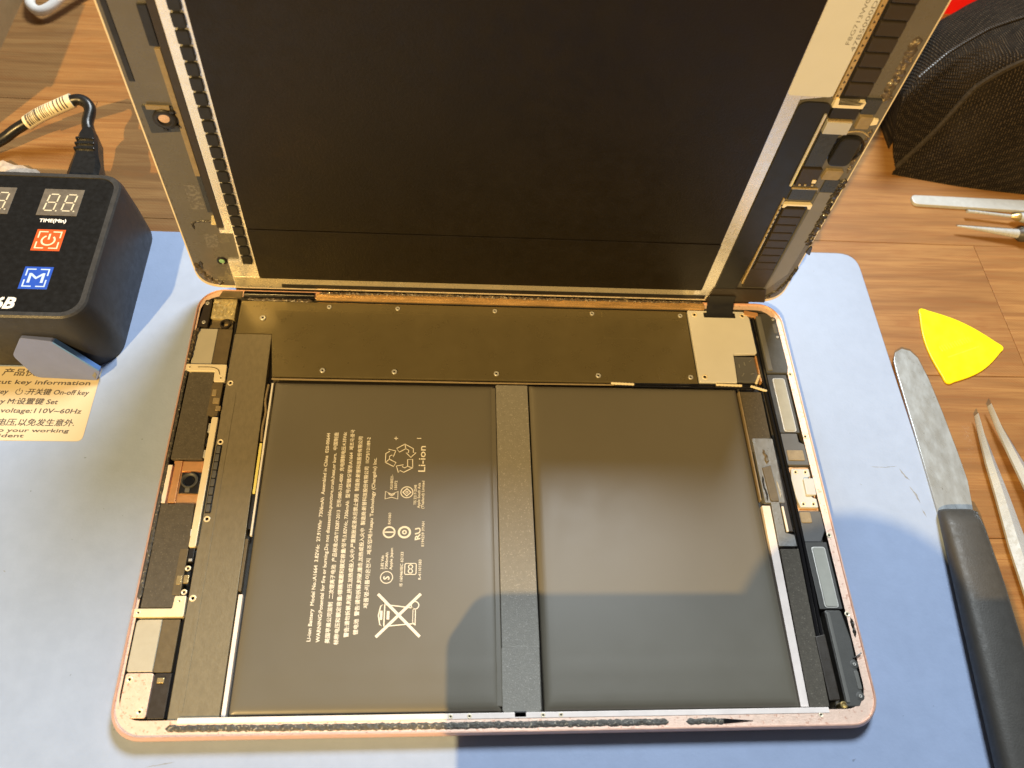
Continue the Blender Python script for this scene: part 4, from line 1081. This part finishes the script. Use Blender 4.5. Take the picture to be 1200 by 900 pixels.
# black zip pouch
po = thing("zip_pouch", "black woven zip pouch standing beside the open screen", "pouch", (370, 290, -2))
st_ = [  # base, belly, seam, mid, zipper, back, back base
    [(317.5, 256, -2), (317.4, 256.3, 0), (317.8, 256.8, 2), (314, 259.5, 9), (311, 262, 17), (318, 270, 9), (321, 274, -2)],
    [(335, 252.5, -2), (333, 257, 8), (331, 264, 19), (316, 266.5, 32), (309, 269, 36), (316, 292, 22), (322, 298, -2)],
    [(349, 249.8, -2), (346, 259, 20), (342, 271, 39), (333, 277, 45), (328, 283, 47), (332, 318, 34), (335, 322, -2)],
    [(366, 247.5, -2), (361, 258, 30), (356, 271, 54), (352, 283, 54), (350, 296, 52), (362, 340, 36), (366, 345, -2)],
    [(384, 245.7, -2), (382, 255, 32), (380, 268, 58), (377, 286, 58), (375, 306, 55), (386, 356, 36), (390, 360, -2)],
    [(420, 242, -2), (420, 252, 32), (420, 264, 59), (420, 290, 64), (420, 322, 65), (420, 366, 36), (422, 372, -2)],
    [(470, 240, -2), (470, 250, 30), (470, 264, 56), (470, 290, 62), (470, 326, 62), (470, 368, 34), (470, 374, -2)]]


def loft(rows_, per):
    cols = []
    for k in range(len(rows_[0])): cols.append(curve_pts([r_[k] for r_ in rows_], per, 0.45))
    out = []
    for i in range(len(cols[0])): out.append(curve_pts([c_[i] for c_ in cols], per))
    return out


G = loft(st_, 6)
pm = MB(); pm.loops([[(x, y, max(-2.0, z) + (0.7 * mnoise.noise(Vector((x * .07, y * .07, z * .07))) if z > 1 else 0)) for x, y, z in row] for row in G], False, False, ring=False)
obj("fabric_shell", pm, FABRIC, po, 60)
seam = [row[12] for row in G]; zipl = [row[24] for row in G]
obj("piping_seam", MB().tube([(x, y, z + 0.5) for x, y, z in seam], 1.35, 7), m_piping, po)
obj("zip_tape", MB().tube([(x - 0.5, y - 2.2, z + 0.3) for x, y, z in zipl], 1.2, 7, 0.5), FABRIC, po)
zp = [Vector(q) + Vector((0, 0.8, 0.6)) for q in curve_pts(zipl[8:], 2)]
tooth = MB().box(-0.32, -0.75, 0.32, 0.75, -0.3, 0.45, 0, 0.1).mesh("zip_tooth", [m_brown])
zc = obj("zip_chain", MB().tube([tuple(q) for q in zp], 0.6, 6), m_black, po)
acc = 0; nt_ = 0
for a, b in zip(zp, zp[1:]):
    L_ = (b - a).length
    while acc < L_ and nt_ < 110:
        q = a.lerp(b, acc / L_); inst("zip_tooth", tooth, zc, (q.x, q.y, q.z + 0.35), math.atan2(b.y - a.y, b.x - a.x)); acc += 1.35; nt_ += 1
    acc -= L_

# ================================================================== tools on the right
t1 = obj("flat_pry_strip", MB().prism(rpoly([(322, 234.9), (440, 231.0), (440, 239.5), (322, 240.9)], [2.6, 0.1, 0.1, 2.6]), -1.9, -0.2, 0.3), m_matsteel, org=(380, 237, -2))
tag(t1, "flat matt steel strip with rounded end lying along the pouch", "pry tool")
t2 = thing("precision_screwdriver", "thin steel screwdriver shaft with brass collar below the flat strip", "screwdriver", (390, 229, -2))
obj("shaft", MB().tube([(346.0, 229.4, 1.6), (350, 229.2, 1.6), (368.5, 227.2, 1.6)], [0.85, 0.75, 0.75], 10), m_steel, t2)
obj("collar", MB().tube([(367.5, 227.2, 1.6), (370, 227.0, 1.6), (371.5, 226.9, 1.6)], [0.8, 2.0, 2.1], 12), m_brass, t2)
obj("grip", MB().tube([(371.5, 226.9, 1.6), (376, 226.6, 1.4), (440, 223.0, 1.4)], [2.1, 2.9, 3.3], 12), m_steel, t2)
t3 = thing("pointed_probe", "pointed steel probe with dark grip, lowest of the three tools by the pouch", "probe", (390, 217, -2))
obj("spike", MB().tube([(337.5, 219.4, 2.0), (350, 217.8, 2.0), (366, 215.8, 1.9), (372, 215.2, 1.8)], [0.35, 1.1, 2.2, 2.5], 12), m_steel, t3)
obj("grip", MB().tube([(366, 215.9, 1.8), (368, 215.7, 1.8), (440, 208, 1.8)], [2.3, 3.6, 3.7], 12), m_handle, t3)

pk = thing("opening_pick", "yellow triangular plastic opening pick on the wood", "pick", (318, 152, -2))
pts = rpoly([(305.2, 174.2), (340.0, 152.4), (305.6, 131.8)], [2.8, 2.8, 2.8], 6)
# bowed sides between the three rounded tips
ctr = Vector((317, 152.8)); bow = []
for i in range(len(pts)):
    a, b = Vector(pts[i]), Vector(pts[(i + 1) % len(pts)])
    L_ = (b - a).length; n_ = 12 if L_ > 10 else 1
    nn = Vector(((b - a).y, -(b - a).x)).normalized()
    for k in range(n_):
        t = k / n_; q = a.lerp(b, t) + nn * (2.3 * math.sin(math.pi * t) if n_ > 1 else 0)
        bow.append((q.x, q.y))
pkb = obj("pick_blade", MB().prism(bow, -1.98, -1.0, 0.3, 0.25), m_pick, pk)
pp_ = MB()
for k in range(6):
    x_, y_ = 309.6 + k * 2.6, 149.6 + k * 0.95
    pp_.stroke([(x_, y_), (x_ - 0.8, y_ + 2.6)], 0.5, -0.985); pp_.stroke([(x_ + 1.3, y_ + 0.4), (x_ + 0.5, y_ + 3.0)], 0.4, -0.985)
pp_.stroke([(311.0, 146.6), (327.0, 152.6)], 0.5, -0.985)
obj("worn_print", pp_, m_pickprint, pkb)

# palette knife / spatula
kn = thing("steel_spatula", "flat steel spatula with black handle lying across the mat edge", "spatula", (288, 60, 0))
kl = [(282.6, 74.5), (297.4, 75.6)]
blade = [(282.8, 73), (284.0, 110), (284.6, 136), (285.0, 143), (286.8, 147.2), (290.2, 149.2), (293.6, 148.2), (296.0, 144.6), (297.6, 134), (298.5, 118), (299.0, 100), (299.0, 88), (297.4, 78), (296.4, 73)]
obj("blade", MB().prism(blade, 0.15, 0.95, 0.15), m_blade, kn)
hd = MB(); cs2 = []
for t, hw, th in ((0, 6.6, 1.6), (0.01, 7.4, 2.6), (0.05, 7.9, 3.3), (0.2, 8.6, 4.2), (0.5, 9.6, 4.6), (0.85, 10.4, 4.8), (1.0, 10.2, 4.2)):
    y = 75.5 - t * 150; x = 289.3 - t * 11.5
    ring = []
    for k in range(20):
        a = 2 * math.pi * k / 20; c_, s2 = math.cos(a), math.sin(a)
        ring.append((x + hw * math.copysign(abs(c_) ** 0.55, c_), y, 0.1 + th + th * math.copysign(abs(s2) ** 0.7, s2)))
    cs2.append(ring)
hd.loops([list(reversed(q)) for q in cs2])
obj("handle", hd, m_handle, kn, 50)

# tweezers
tw = thing("steel_tweezers", "pointed steel tweezers lying on the wood at the right edge", "tweezers", (318, 70, -2))


def arm(pts_, ws, z0, th, name):
    L = []
    for (x, y), w_, zz in zip(pts_, ws, z0):
        L.append([(x - w_ / 2, y, zz), (x + w_ / 2, y, zz), (x + w_ / 2, y, zz + th * 0.35), (x - w_ * 0.12, y, zz + th * 1.5), (x - w_ / 2, y, zz + th * 0.6)])
    mb = MB(); mb.loops([q for q in reversed(L)])
    return obj(name, mb, m_steel, tw, 30)


arm([(312.0, 117.0), (311.6, 108), (311.2, 96), (311.0, 82), (310.0, 62), (309.4, 38), (312, 0), (316, -40)], (0.5, 2.4, 4.4, 5.8, 7.6, 8.2, 9.0, 9.0), (0.6, 0.4, 0.2, 0, 0, 0, 0.2, 0.2), 1.8, "arm")
arm([(318.6, 121.2), (319.4, 110), (321.0, 98), (322.6, 84), (322.6, 62), (320.4, 38), (318.2, 0), (316.6, -40)], (0.5, 2.4, 4.6, 6.4, 8.4, 9.0, 9.0, 9.0), (1.2, 1.3, 1.6, 2.2, 2.6, 3.2, 3.4, 2.2), 1.8, "arm")

# ================================================================== unseen riser and canister, added only to throw the lower-right shadow
bx = thing("shadow_riser", "unseen riser shelf added to shade the lower right", "shelf", (135, -74, -2))
obj("caster_board", MB().prism(rpoly([(56, -112), (240, -112), (240, -31), (56, -31)], [4, 4, 4, 9], 8), 70, 80, 0.8), m_carton, bx)
for x_ in (116, 220):
    obj("caster_panel", MB().box(x_, -108, x_ + 8, -48, 0.1, 70, 1, 0.5), m_carton, bx)
mg = thing("shadow_canister", "unseen canister added for the rounded shadow on the right", "canister", (107, -157, -2))  # out of view, added for the round bulge of the cast shadow
obj("can", MB().lathe([(39, -2), (41, 1), (41, 170), (40, 172)], 44, 107, -157), m_mug, mg)
obj("lid", MB().lathe([(42, 170), (42, 187), (40, 190), (5, 190.4)], 44, 107, -157), m_mug, mg)

print("objects", len(bpy.data.objects))
